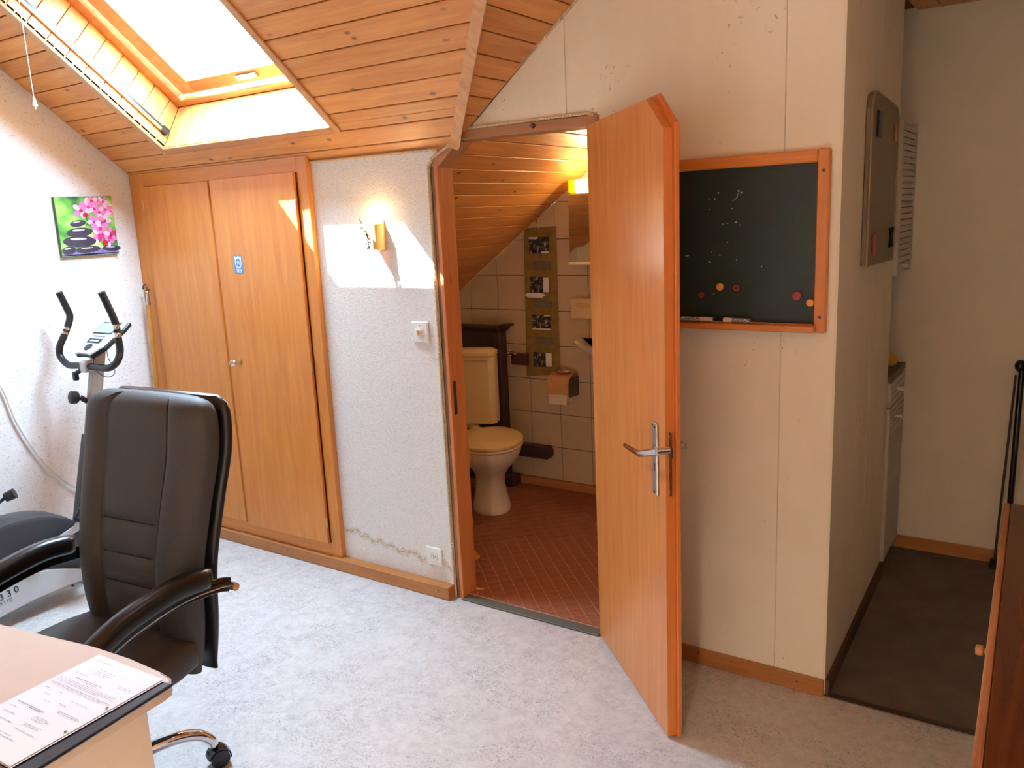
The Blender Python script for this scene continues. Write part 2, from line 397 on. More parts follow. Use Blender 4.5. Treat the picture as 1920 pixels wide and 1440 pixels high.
def thing(name, loc, label, cat, rotz=0, group=None):
    o = bpy.data.objects.new(name, None); COL.objects.link(o); o.location = loc; o.rotation_euler = (0, 0, rotz); o.empty_display_size = .05
    MW[o.name] = Matrix.Translation(Vector(loc)) @ Matrix.Rotation(rotz, 4, 'Z')
    return tag(o, label, cat, group)
def tag(o, label, cat, group=None):
    o['label'] = label; o['category'] = cat
    if group: o['group'] = group
    return o
def struct(o, label=None):
    o['kind'] = 'structure'
    if label: o['label'] = label
    return o
def text(name, body, size, mat, world, parent, ext=.0004, font_scale_x=1.0):
    cu = bpy.data.curves.new('lettering', 'FONT'); cu.body = body; cu.size = size; cu.align_x = 'CENTER'; cu.align_y = 'CENTER'; cu.extrude = ext
    t = bpy.data.objects.new('lettering', cu); me = bpy.data.meshes.new_from_object(t); bpy.data.objects.remove(t); bpy.data.curves.remove(cu)
    bm = BM(); bm.from_mesh(me); bpy.data.meshes.remove(me)
    bmesh.ops.transform(bm, matrix=world @ Matrix.Diagonal((font_scale_x, 1, 1, 1)), verts=bm.verts[:])
    return obj(name, bm, mat, parent)

def lobj(name, bm, mat, parent, **k):
    """bm is in the axes of the whole thing"""
    top = parent
    while top.parent is not None: top = top.parent
    bmesh.ops.transform(bm, matrix=MW[top.name], verts=bm.verts[:]); return obj(name, bm, mat, parent, **k)

#===SHELL
# ------------------------------------------------------------------ the shell
XL, H0, A, X0, B = -4.05, 1.868, .8276, -1.967, .786
ca, sa = math.cos(math.atan(A)), math.sin(math.atan(A)); cb, sb = math.cos(math.atan(B)), math.sin(math.atan(B))
ZF = 2.75                                  # flat ceiling
SMAX = (ZF-H0)/sa; RMAX = (ZF-H0)/sb
def SL(X, s, n=0): return V(X, -s*ca+n*sa, H0+s*sa+n*ca)           # main roof slope, rising towards the room
def DP(Y, r, n=0): return V(X0+r*cb-n*sb, Y, H0+r*sb+n*cb)          # cross-gable slope, rising to the right
def zc(X): return H0+B*(X-X0)

f = BM(); box(f, (XL, -4.2, -.05), (1.3, .012, 0)); struct(obj('floor', f, 'lino'), 'grey marbled linoleum floor of the attic room')
f = BM(); box(f, (-1.0, .012, -.05), (.55, 1.41, 0)); hallf = struct(obj('floor_hall', f, 'hall_floor'), 'dark worn floor covering of the narrow hall')
f = BM(); box(f, (-.572, -.006, 0), (.55, .022, .004), .0015); obj('edge_strip', f, 'steel', hallf)

f = BM(); prism(f, [(XL, .1, 0), (XL, .1, H0+.1), (XL, 0, H0+.1), (XL, -1.066, ZF+.1), (XL, -4.2, ZF+.1), (XL, -4.2, 0)], (-.15, 0, 0))
wl = struct(obj('wall_left', f, 'stucco'), 'white scratched stucco gable wall')
f = BM(); box(f, (XL-.15, -4.35, 0), (1.45, -4.2, ZF+.1)); struct(obj('wall_back', f, 'white_wall'), 'white painted wall behind the desk')
f = BM(); box(f, (1.3, -4.2, 0), (1.45, 0, ZF+.1)); struct(obj('wall_right', f, 'white_wall'), 'white painted side wall')
f = BM(); box(f, (.55, 0, 0), (1.45, .1, ZF+.1)); box(f, (-.572, 0, 2.355), (.55, .1, ZF+.1)); struct(obj('wall_front_right', f, 'cream_wall'), 'cream wall above and beside the hall opening')

# front wall: core, woven paper on the left, seamed linen panels on the right
f = BM()
prism(f, [(-2.79, .002, 0), (-2.09, .002, 0), (-2.09, .002, H0+.16), (-2.79, .002, H0+.16)], (0, .1, 0))
prism(f, [(-2.09, .002, 1.825), (-1.93, .002, 1.925), (-1.36, .002, 1.925), (-1.36, .002, zc(-1.36)+.16), (X0, .002, H0+.16), (-2.09, .002, H0+.16)], (0, .1, 0))
prism(f, [(-1.36, .002, 0), (-.575, .002, 0), (-.575, .002, ZF+.1), (-.845, .002, ZF+.1), (-1.36, .002, zc(-1.36)+.16)], (0, .1, 0))
wf = struct(obj('wall_front', f, 'cream_wall'), 'partition wall with the wardrobe, the toilet door and the blackboard')
f = BM(); prism(f, [(-2.76, -.002, .0), (-2.102, -.002, .0), (-2.102, -.002, 1.805), (-2.045, -.002, H0-.004), (-2.76, -.002, H0-.004)], (0, .004, 0))
o = obj('wallpaper_panel', f, 'weave', wf); o['label'] = 'coarse white woven wall covering with a brown water stain'
def panel(pts):
    f = BM(); prism(f, [(x, -.002, z) for x, z in pts], (0, .004, 0), .0008); return obj('wall_panel', f, 'panel', wf)
panel([(-.732, 0), (-.572, 0), (-.572, ZF), (-.732, ZF)])
panel([(-1.358, 0), (-.735, 0), (-.735, ZF), (-.845, ZF), (-1.476, zc(-1.476)), (-1.476, 1.93), (-1.358, 1.93)])
panel([(-1.479, 1.93), (-1.479, zc(-1.479)), (X0+.02, zc(X0+.02)), (-1.925, 1.93)])

# hall: side wall slightly out of square, end wall, ceiling
f = BM(); prism(f, [(-.572, .0, 0), (-.594, 1.05, 0), (-.70, 1.05, 0), (-.70, .1, 0), (-.60, .1, 0), (-.60, .0, 0)], (0, 0, 2.36))
hs = struct(obj('wall_hall_left', f, 'panel'), 'shaded hall wall with the memo board')
def hx(Y): return -.572-.021*Y
for y0, y1 in ((.0, .60), (.603, 1.05)):
    f = BM(); prism(f, [(hx(y0), y0, .0), (hx(y1), y1, .0), (hx(y1), y1, 2.35), (hx(y0), y0, 2.35)], (.004, 0, 0), .0008); obj('wall_panel', f, 'panel', hs)
f = BM(); prism(f, [(-.567, -.006, .062), (-.575, -.006, .062), (-.575, -.006, 2.35), (-.567, -.006, 2.35)], (0, .006, 0)); obj('corner_bead', f, 'cream_wall', hs)
f = BM(); box(f, (-1.0, 1.41, 0), (.7, 1.5, 2.4)); struct(obj('wall_hall_end', f, 'cream_wall'), 'plain cream end wall of the hall')
f = BM(); box(f, (.55, .1, 0), (.7, 1.41, 2.4)); struct(obj('wall_hall_right', f, 'cream_wall'), 'cream right wall of the hall')
f = BM(); box(f, (-1.0, .1, 2.367), (.55, 1.41, 2.40)); hc = struct(obj('ceiling_hall', f, 'insul'), 'boarded low hall ceiling')
for k in range(13):
    x0 = -.60+.09*k; f = BM(); box(f, (x0, .1, 2.355), (min(x0+.086, .55), 1.41, 2.367), .002, 1); obj('board', f, 'pine_y', hc)

f = BM(); box(f, (-4.2, .098, 0), (-2.78, .2, 2.02)); struct(obj('wall_knee', f, 'white_wall'), 'knee wall closing the roof space behind the wardrobe')
# baseboards
def bb(name, lo, hi, mat, lab):
    f = BM(); box(f, lo, hi, .003, 1); o = struct(obj(name, f, mat), lab); return o
b1 = bb('baseboard_front', (XL+.002, -.050, 0), (-2.10, -.002, .058), 'base', 'brown wooden baseboard running under the wardrobe')
b2 = bb('baseboard_front_right', (-1.352, -.014, 0), (-.570, -.002, .06), 'base', 'brown wooden baseboard under the blackboard')
b3 = bb('baseboard_hall_end', (-.60, 1.396, 0), (-.17, 1.41, .06), 'base', 'brown wooden baseboard across the hall end')
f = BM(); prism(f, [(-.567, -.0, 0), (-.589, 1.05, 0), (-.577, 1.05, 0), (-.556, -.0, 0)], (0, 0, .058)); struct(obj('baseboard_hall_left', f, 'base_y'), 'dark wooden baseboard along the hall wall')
for p, (x, z) in ((b1, (-3.1, .035)), (b1, (-2.66, .033)), (b1, (-2.155, .035)), (b2, (-1.0, .045)), (b2, (-.655, .033))):
    y = -.050 if p is b1 else -.014
    f = BM(); lathe(f, [(.0001, -.0014), (.003, -.001), (.0035, 0)], (x, y, z), 'Y', 10); obj('screw', f, 'steel', p)

# ---- main slope: boards, the well of the skylight
HX0, HX1, HS0, HS1 = -3.56, -2.472, .182, 1.13
ce = BM()
for x0, x1, s0, s1 in ((XL, HX0-.014, 0, SMAX), (HX1+.014, X0+.9, 0, SMAX), (HX0-.014, HX1+.014, 0, HS0-.0), (HX0-.014, HX1+.014, HS1, SMAX)):
    poly = clip([(x0, s0), (x1, s0), (x1, s1), (x0, s1)], X0, 0, 1, -.8112)
    prism(ce, [SL(x, s, .016) for x, s in poly], SL(0, 0, .03)-SL(0, 0, 0))
ceil = struct(obj('ceiling', ce, 'insul'), 'pine boarded roof slope around the skylight')
def bpoly(poly, mat='pine_x', parent=ceil, P=SL, th=.013, bev=.0022):
    if len(poly) < 3 or area2(poly) < 2e-4: return
    f = BM(); prism(f, [P(a, b, 0) for a, b in poly], P(0, 0, th)-P(0, 0, 0), bev); return obj('board', f, mat, parent)
k = -1
while .0506+.0905*k < SMAX:
    s0, s1 = .0506+.0905*k+.0024, .0506+.0905*(k+1)-.0024; k += 1
    s0 = max(s0, .0); s1 = min(s1, SMAX)
    if s1-s0 < .01: continue
    rects = []
    if s1 <= HS0 or s0 >= HS1: rects.append((XL, X0+.9, s0, s1))
    else:
        if s0 < HS0: rects += [(XL, X0+.9, s0, HS0)]; s0 = HS0
        if s1 > HS1: rects += [(XL, X0+.9, HS1, s1)]; s1 = HS1
        rects += [(XL, HX0, s0, s1), (HX1, X0+.9, s0, s1)]
    for a, b, c, d in rects: bpoly(clip([(a, c), (b, c), (b, d), (a, d)], X0-.004, 0, 1, -.8112))
# cross gable slope
ce = BM(); poly = clip([(-1.2, 0), (.1, 0), (.1, RMAX), (-1.2, RMAX)], 0, 0, -1, -.7466)
poly = clip(poly, .0, 0, 1, 0)
prism(ce, [DP(y, r, .016) for y, r in poly], DP(0, 0, .03)-DP(0, 0, 0))
ceil2 = struct(obj('ceiling_cross_gable', ce, 'insul'), 'darker pine boarded slope rising beside the door')
for k in range(-8, 12):
    r0, r1 = max(.5775+.085*k+.0022, 0), min(.5775+.085*(k+1)-.0022, RMAX)
    if r1-r0 < .01: continue
    bpoly(clip([(-1.2, r0), (-.004, r0), (-.004, r1), (-1.2, r1)], -.004, 0, -1, -.7466), 'pine_y', ceil2, DP)
# valley strip that hides the joint of the two slopes
d = (V(-.845, -1.066, ZF)-V(X0, 0, H0)); d.normalize()
side = d.cross(V(0, sa, ca)).normalized()
f = BM(); a0 = V(X0, 0, H0)+d*.0; a1 = V(-.845, -1.066, ZF)
q = [a0+side*.020, a0-side*.018, a0-side*.018-V(0, sa, ca)*.016, a0+side*.020-V(0, sa, ca)*.016]
prism(f, q, a1-a0, .002); struct(obj('trim_1', f, 'trim_y'), 'pale wooden strip along the valley of the ceiling')
# flat ceiling above the room
f = BM(); box(f, (XL, -4.2, ZF+.012), (-.845, -1.066, ZF+.05)); box(f, (-.845, -4.2, ZF+.012), (1.3, 0, ZF+.05)); ceil3 = struct(obj('ceiling_flat', f, 'insul'), 'flat boarded ceiling of the room')
for k in range(40):
    y1 = -.0-.105*k; y0 = y1-.1005
    if y0 < -4.2: break
    f = BM(); box(f, (-.845 if y0 > -1.12 else XL, y0, ZF), (1.3, y1, ZF+.012)); obj('board', f, 'pine_x', ceil3)

# ---- skylight
win = bpy.data.objects.new('window_1', None); COL.objects.link(win); win.location = SL((HX0+HX1)/2, HS0, 0); MW['window_1'] = Matrix.Translation(win.location)
struct(win, 'roof window with wooden frame deep in a boarded well')
NW = .21                                            # depth of the well
E1 = V(0, .486, .874)*.214
k = 0
def revx(x, s_lo, s_hi, y0, s):                    # one short board of a side reveal
    f = BM(); sgn = -1 if s < 0 else 1
    def lowlim(n): return -(-.14+.104*n/NW)
    pts = []
    for n, ss in ((0, s_lo), (0, s_hi), (NW, s_hi), (NW, s_lo)):
        p = SL(x, ss, n); ylim = -.14+.104*n/NW
        zl = 1.984+.187*n/NW
        if p.y > ylim: p = V(x, ylim, zl)
        pts.append(p)
    if (pts[1]-pts[0]).length < .004: return
    prism(f, pts, (sgn*.013, 0, 0), .0015); return obj('board', f, 'pine_z', win)
s = HS0
while s < HS1+.35:
    e = min(s+.0875, HS1+.35)
    revx(HX0, s, e, 0, -1); revx(HX1, s, e, 0, 1); s += .0905
n = int((HX1-HX0)/.0905)+1
for i in range(n):
    x0 = HX0+.0905*i+.0015; x1 = min(HX0+.0905*(i+1)-.0015, HX1)
    if x1-x0 < .01: continue
    f = BM(); p0 = V(x0, -.14, 1.984); p1 = V(x1, -.14, 1.984)
    prism(f, [p0, p1, p1+E1, p0+E1], V(0, .874, -.486)*.013, .0012); obj('board', f, 'pine_z', win)
pt0, pt1 = SL(0, HS1, 0), SL(0, .985, NW)
for i in range(n):
    x0 = HX0+.0905*i+.0015; x1 = min(HX0+.0905*(i+1)-.0015, HX1)
    if x1-x0 < .01: continue
    f = BM(); prism(f, [V(x0, pt0.y, pt0.z), V(x1, pt0.y, pt0.z), V(x1, pt1.y, pt1.z), V(x0, pt1.y, pt1.z)], (0, -.006, .012), .0012); obj('board', f, 'pine_z', win)
f = BM()
for x in (HX0-.034, HX1+.014): prism(f, [SL(x, HS0-.05, .014), SL(x, HS1+.35, .014), SL(x, HS1+.35, NW+.06), V(x, .06, 2.30), V(x, .0, 2.05)], (.02, 0, 0))
prism(f, [V(HX0-.03, -.128, 1.977), V(HX1+.03, -.128, 1.977), V(HX1+.03, -.024, 2.164)+V(0, .02, .04), V(HX0-.03, -.024, 2.164)+V(0, .02, .04)], V(0, .874, -.486)*.012)
obj('well_lining', f, 'insul', win)
# fixed frame and sash bars lie in planes parallel to the roof
def bar(name, x0, x1, s0, s1, n0, n1, mat, par=win, bev=.003):
    f = BM(); prism(f, [SL(x, s_, n0) for x, s_ in ((x0, s0), (x1, s0), (x1, s1), (x0, s1))], SL(0, 0, n1)-SL(0, 0, n0), bev); return obj(name, f, mat, par)
SB = SL(0, 0, NW).y                                  # where n=NW shifts y
def s_of(Y, n): return (n*sa-Y)/ca                  # slope coordinate of a given Y at offset n
sF0, sF1 = s_of(-.036, NW)-.0, 1.0
bar('frame_bar', HX0-.01, HX0+.062, sF0, sF1, NW, NW+.075, 'trim'); bar('frame_bar', HX1-.062, HX1+.01, sF0, sF1, NW, NW+.075, 'trim')
bar('frame_bar', HX0+.062, HX1-.062, sF0, sF0+.034, NW, NW+.075, 'trim'); bar('frame_bar', HX0+.062, HX1-.062, sF1-.05, sF1, NW, NW+.075, 'trim')
sash = bpy.data.objects.new('sash', None); COL.objects.link(sash); sash.parent = win; MW['sash'] = MW['window_1'].copy()
PX0, PX1 = -3.383, -2.667; pS0, pS1 = s_of(-.10, .247), s_of(-.482, .247)
g = .012
bar('sash_bar', HX0+.062+g, PX0, sF0+.034+g, sF1-.05-g, NW+.022, NW+.062, 'trim_y', sash); bar('sash_bar', PX1, HX1-.062-g, sF0+.034+g, sF1-.05-g, NW+.022, NW+.062, 'trim_y', sash)
bar('sash_bar', PX0, PX1, sF0+.034+g, pS0, NW+.022, NW+.062, 'trim', sash); bar('sash_bar', PX0, PX1, pS1, sF1-.05-g, NW+.022, NW+.062, 'trim', sash)
bar('pane', PX0-.01, PX1+.01, pS0-.01, pS1+.01, NW+.040, NW+.046, 'glass', sash, 0)
f = BM(); prism(f, [SL(x, s_, NW+.022) for x, s_ in ((-3.06, pS0-.045), (-2.93, pS0-.045), (-2.93, pS0-.02), (-3.06, pS0-.02))], SL(0, 0, -.012)-SL(0, 0, 0), .003); obj('latch_handle', f, 'alu', sash)
# outer flashing closes the roof around the window
f = BM()
for x0, x1, s0, s1 in ((HX0-.25, HX0+.0, -.2, 1.6), (HX1, HX1+.25, -.2, 1.6), (HX0, HX1, -.2, sF0+.02), (HX0, HX1, sF1-.02, 1.6)):
    prism(f, [SL(x, s_, NW+.06) for x, s_ in ((x0, s0), (x1, s0), (x1, s1), (x0, s1))], SL(0, 0, .02)-SL(0, 0, 0))
obj('flashing', f, 'steel', win)
# ceiling trims of the well, blind guide rail, bottom moulding
def ctrim(x0, x1, s0, s1, mat): return bar('well_trim', x0, x1, s0, s1, -.011, 0, mat, win, .0025)
ctrim(HX0-.042, HX0, HS0-.035, HS1+.03, 'trim_y'); ctrim(HX1, HX1+.034, HS0-.035, HS1+.03, 'trim_y')
ctrim(HX0, HX1, HS0-.036, HS0-.001, 'trim'); ctrim(HX0, HX1, HS1, HS1+.03, 'trim')
bar('guide_rail', HX0, HX0+.012, HS0+.045, HS1+.06, .050, .066, 'jamb', win, .001); bar('guide_rail', HX0, HX0+.010, HS0+.045, HS1+.06, .066, .078, 'black_plastic', win, .001)
bar('rail_cap', HX0, HX0+.02, HS0+.025, HS0+.06, .048, .080, 'black_plastic', win, .002)
f = BM(); tube(f, [(-3.45, -.768, 2.58), (-3.45, -.768, 2.14)], .0018, 6); cord = obj('blind_cord', f, 'cable'); tag(cord, 'thin white blind pull cord with a cone weight hanging from the skylight', 'cord')
f = BM(); lathe(f, [(.002, 2.145), (.004, 2.142), (.010, 2.112), (.010, 2.108), (.003, 2.106), (.003, 2.098)], (-3.45, -.768, 0), 'Z', 12); obj('cord_weight', f, 'cable', cord)
# the rest of the roof skin keeps daylight out of the boarding
f = BM(); prism(f, [SL(x, s_, .10) for x, s_ in ((XL-.2, -.04), (HX0-.1, -.04), (HX0-.1, 1.6), (XL-.2, 1.6))], SL(0, 0, .02)-SL(0, 0, 0)); prism(f, [SL(x, s_, .10) for x, s_ in ((HX1+.1, -.04), (X0-.10, -.04), (X0-.10, 0), (X0-.10+.8112*1.6, 1.6), (HX1+.1, 1.6))], SL(0, 0, .02)-SL(0, 0, 0))
obj('roof_skin', f, 'insul', ceil)
# daylight portal in the window opening
pl = bpy.data.lights.new('skylight_portal', 'AREA'); pl.shape = 'RECTANGLE'; pl.size = PX1-PX0; pl.size_y = pS1-pS0; pl.cycles.is_portal = True
po = bpy.data.objects.new('skylight_portal', pl); COL.objects.link(po)
c_ = SL((PX0+PX1)/2, (pS0+pS1)/2, NW+.05); nn = V(0, sa, ca)
po.matrix_world = Matrix.Translation(c_) @ Matrix(((1, 0, 0, 0), (0, -ca, sa, 0), (0, sa, ca, 0), (0, 0, 0, 1)))

# ---- toilet door frame
df = bpy.data.objects.new('door_1', None); COL.objects.link(df); df.location = (-1.73, 0, 0); MW['door_1'] = Matrix.Translation((-1.73, 0, 0)); struct(df, 'toilet doorway with a slanted upper corner')
f = BM(); box(f, (-2.072, -.006, 0), (-2.055, .092, 1.80), .002, 1); jl = obj('jamb', f, 'jamb', df)
f = BM(); box(f, (-2.095, .002, 0), (-2.072, .09, 1.815)); obj('raw_edge', f, 'raw', df)
f = BM(); prism(f, [(-2.095, -.004, 1.80), (-2.055, -.004, 1.795), (-1.951, -.004, 1.884), (-1.951, -.004, 1.93), (-2.06, -.004, 1.862)], (0, .096, 0), .002); obj('slanted_head', f, 'jamb_x', df)
f = BM(); box(f, (-1.951, -.008, 1.886), (-1.355, .092, 1.922), .002, 1); hd = obj('head', f, 'jamb_x', df)
f = BM(); box(f, (-1.398, -.006, 0), (-1.356, .092, 1.89), .002, 1); obj('jamb', f, 'jamb', df)
f = BM(); box(f, (-2.0555, .010, .81), (-2.053, .030, .95), .0008, 1); sp = obj('strike_plate', f, 'steel', jl)
f = BM(); box(f, (-2.055, -.016, .0), (-1.40, .036, .008), .002, 1); obj('threshold', f, 'threshold', df)
f = BM(); lathe(f, [(.001, -.010), (.007, -.009), (.009, -.004), (.009, 0)], (onY(1000, 238, -.008).x, -.008, 1.908), 'Y', 14); obj('nail_cap', f, 'steel', hd)

# rope trims: two strands twisted round each other
def rope(path, r=.0055, pitch=.016, lab=''):
    P = [Vector(p) for p in path]; fine = []
    for i in range(len(P)-1):
        m = max(2, int((P[i+1]-P[i]).length/.003))
        fine += [P[i].lerp(P[i+1], j/m) for j in range(m)]
    fine.append(P[-1]); f = BM(); L = 0
    strands = [[], []]
    for i, p in enumerate(fine):
        t = (fine[min(i+1, len(fine)-1)]-fine[max(i-1, 0)]).normalized(); s_, u_ = frame_of(t)
        if i: L += (p-fine[i-1]).length
        for j in range(2):
            a = 2*PI*L/pitch+PI*j; strands[j].append(p+(s_*math.cos(a)+u_*math.sin(a))*r*.55)
    for st in strands: sweep(f, st, circ(r*.62, 5))
    return f
ropes = [[(-2.765, -.008, H0-.006), (-2.07, -.008, H0-.006), (-2.05, -.008, 1.855), (-2.10, -.006, 1.80)],
         [(-2.098, -.006, 1.80), (-2.103, -.006, .9), (-2.100, -.006, .06)],
         [(-2.085, -.008, 1.825), (-1.99, -.008, 1.872), (-1.918, -.008, 1.926), (-1.40, -.008, 1.929), (-1.37, -.008, 1.922)],
         [(-1.918, -.006, 1.926), (-1.45, -.006, zc(-1.45)-.004), (-.90, -.006, zc(-.90)-.004)]]
for i, p in enumerate(ropes):
    struct(obj('trim_%d' % (i+2), rope(p), 'rope'), ('beige twisted cord along the top of the woven wall', 'beige twisted cord down the left door frame', 'beige twisted cord over the door head', 'beige twisted cord along the sloping ceiling')[i])

#===BATH
# ------------------------------------------------------------------ toilet room behind the door
YB = 1.41
def zb(X): return 1.71+.716*(X+2.30)
cq, sq = math.cos(math.atan(.716)), math.sin(math.atan(.716))
def BP(Y, r, n=0): return V(-3.1+r*cq-n*sq, Y, zb(-3.1)+r*sq+n*cq)
RB = (2.35-zb(-3.1))/sq
f = BM(); box(f, (-3.2, .2, -.05), (-1.05, YB, .0095)); box(f, (-2.78, .036, -.05), (-1.05, .2, .0095)); box(f, (-2.78, .012, -.05), (-1.05, .036, 0)); bf = struct(obj('floor_bathroom', f, 'floor_grout'), 'small terracotta floor tiles laid diagonally')
f = BM(); box(f, (-3.2, YB+.008, 0), (-1.05, YB+.1, 2.4)); wb = struct(obj('wall_bathroom_end', f, 'grout'), 'beige tiled end wall of the toilet')
f = BM(); box(f, (-3.2, .2, 0), (-3.1, YB, 1.3)); struct(obj('wall_bathroom_left', f, 'white_wall'), 'low left wall of the toilet')
f = BM(); box(f, (-1.05, .1, 0), (-1.0, YB, 2.4)); struct(obj('wall_bathroom_right', f, 'white_wall'), 'right wall of the toilet')
f = BM(); prism(f, [BP(.1, 0, .015), BP(YB, 0, .015), BP(YB, RB, .015), BP(.1, RB, .015)], BP(0, 0, .03)-BP(0, 0, 0)); box(f, (-1.45, .1, 2.35), (-1.05, YB, 2.40))
cbt = struct(obj('ceiling_bathroom', f, 'insul'), 'pine boarded sloping ceiling of the toilet')
def onBath(x, y):
    r = ray(x, y); t = (zb(0)-CAM.z)/(r.z-.716*r.x); return CAM+r*t
rj = (onBath(1000, 297).x+3.1)/cq
k = -30
while rj+.0885*k < RB:
    r0, r1 = max(rj+.0885*k+.0022, 0), min(rj+.0885*(k+1)-.0022, RB); k += 1
    if r1-r0 < .01: continue
    bpoly([(.1, r0), (YB, r0), (YB, r1), (.1, r1)], 'pine_y', cbt, BP)
# wall tiles, 20 cm, cut along the slope
full = None
for i in range(-4, 7):
    for j in range(0, 12):
        x0, z0 = -2.38+.2*i+.0018, .06+.2*j+.0018; x1, z1 = x0+.1964, z0+.1964
        poly = clip([(x0, z0), (x1, z0), (x1, z1), (x0, z1)], -2.30, 1.71, -.716, 1)
        poly = clip(poly, -3.1, 0, -1, 0); poly = clip(poly, -1.05, 0, 1, 0); poly = clip(poly, 0, 2.35, 0, 1)
        if len(poly) < 3 or area2(poly) < 3e-4: continue
        if area2(poly) > .1964**2*.999:
            if full is None:
                f = BM(); box(f, (x0, YB, z0), (x1, YB+.008, z1), .0012, 1); full = obj('tile', f, 'tile', wb)
            else: again(full, wb, Matrix.Translation(((x0+x1)/2, YB+.004, (z0+z1)/2)))
        else:
            f = BM(); prism(f, [(x, YB, z) for x, z in poly], (0, .008, 0)); obj('tile', f, 'tile', wb)
f = BM(); box(f, (-3.1, YB-.012, .004), (-1.05, YB+.008, .058), .002, 1); struct(obj('baseboard_bathroom', f, 'trim'), 'pale wooden baseboard below the tiles')
# floor tiles, laid at 45 degrees
def uv(u, v): return ((u-v)/math.sqrt(2), (u+v)/math.sqrt(2))
cells = []
hu, hv = .0265, .0288
for i in range(-45, 40):
    for j in range(-45, 40):
        u, v = -1.0585+.0555*(i+.5), 1.194+.0603*(j+.5); x, y = uv(u, v)
        if not (-3.2 < x < -1.0 and -.02 < y < YB+.05): continue
        c4 = [uv(u+a*hu, v+b*hv) for a, b in ((-1, -1), (1, -1), (1, 1), (-1, 1))]
        x0, x1, y0 = (-2.052, -1.402, .038) if y < .104 or (y < .16 and -2.01 < x < -1.44) else (-2.77, -1.05, .104) if y < .24 else (-3.1, -1.05, .104)
        p = clip(clip(clip(clip(c4, x0, 0, -1, 0), x1, 0, 1, 0), 0, y0, 0, -1), 0, YB-.012, 0, 1)
        if len(p) < 3 or area2(p) < 2e-5: continue
        cells.append((math.hypot(x, y+2.6) if x < -1.3 else 9, x, y, p if area2(p) < .999*4*hu*hv else None))
cells.sort(key=lambda c: c[:3])
ft = None; R45 = Matrix.Rotation(PI/4, 4, 'Z'); rest = BM()
for q, (_, x, y, p) in enumerate(cells):
    if q >= 300:
        prism(rest, [(a, b, .004) for a, b in (p or [(x+a*hu*.707-b*hv*.707, y+a*hu*.707+b*hv*.707) for a, b in ((-1, -1), (1, -1), (1, 1), (-1, 1))])], (0, 0, .008))
    elif p: f = BM(); prism(f, [(a, b, .004) for a, b in p], (0, 0, .008)); obj('floor_tile', f, 'floor_tile', bf)
    elif ft is None:
        f = BM(); box(f, (-hu, -hv, -.004), (hu, hv, .004), .0014, 1); ft = obj('floor_tile', f, 'floor_tile', bf)
        MW[ft.name] = Matrix.Translation((x, y, .008)) @ R45; ft.matrix_local = MW[bf.name].inverted() @ MW[ft.name]
    else: again(ft, bf, Matrix.Translation((x, y, .008)) @ R45)
o = obj('floor_tiles', rest, 'floor_tile', bf); o['kind'] = 'stuff'

# toilet, turned out of the corner
TC = V(-2.559, .940, .012)
t = thing('toilet', TC, 'cream floor-standing toilet with closed lid and low cistern', 'toilet', math.radians(40))
def ring(rx, ry, cy, z, k=32, back=9): return [(rx*math.cos(2*PI*i/k), min(cy+ry*math.sin(2*PI*i/k), back), z) for i in range(k)]
f = BM(); loft(f, [ring(rx, ry, cy, z) for z, rx, ry, cy in ((0, .105, .15, .04), (.02, .107, .152, .04), (.06, .094, .135, .05), (.13, .082, .12, .06), (.19, .084, .125, .06), (.235, .105, .155, .045), (.29, .148, .20, .015), (.345, .172, .226, .0), (.375, .176, .23, .0))]); lobj('bowl', f, 'ceramic', t, smoothed=True)
f = BM(); box(f, (-.075, .08, 0), (.075, .30, .36), .02); lobj('foot', f, 'ceramic', t, smoothed=True)
f = BM(); loft(f, [ring(rx, ry, 0, z, 32, .19) for z, rx, ry in ((.377, .178, .230), (.381, .185, .237), (.391, .185, .237), (.394, .182, .233))]); lobj('seat', f, 'seat_plastic', t, smoothed=True)
f = BM(); loft(f, [ring(rx, ry, 0, z, 32, .19) for z, rx, ry in ((.396, .178, .230), (.399, .185, .237), (.411, .185, .237), (.420, .165, .215), (.424, .09, .12))]); lobj('lid', f, 'seat_plastic', t, smoothed=True)
CR = Matrix.Translation((-2.635, 1.12, .012)) @ Matrix.Rotation(math.radians(22), 4, 'Z')       # cistern frame: origin at its front right edge
def cobj(name, bm, mat, par=t, **k): bmesh.ops.transform(bm, matrix=CR, verts=bm.verts[:]); return obj(name, bm, mat, par, **k)
f = BM(); sweep(f, [(-.175, .07, .435), (-.175, .07, .82)], rrect(.35, .14, .035, 5), up=(0, 1, 0)); cobj('cistern', f, 'seat_plastic', smoothed=True)
f = BM(); sweep(f, [(-.175, .07, .823), (-.175, .07, .842), (-.175, .07, .858)], [rrect(.356, .146, .036, 5), rrect(.356, .146, .036, 5), rrect(.30, .10, .03, 5)], up=(0, 1, 0)); cobj('cistern_lid', f, 'seat_plastic', smoothed=True)
f = BM(); box(f, (-.30, -.0045, .796), (-.035, -.0005, .802), .001, 1); cobj('flush_bar', f, 'chrome')
f = BM(); q = onX(927, 902, TC.x+.075); ball(f, MW[t.name] @ V(.062, -.055, .175), .006); obj('bolt_cap', f, 'chrome', t)
f = BM(); tube(f, [MW[t.name] @ V(0, .16, .34), CR @ V(-.175, .06, .44)], .03, 16); obj('flush_pipe', f, 'seat_plastic', t, True)
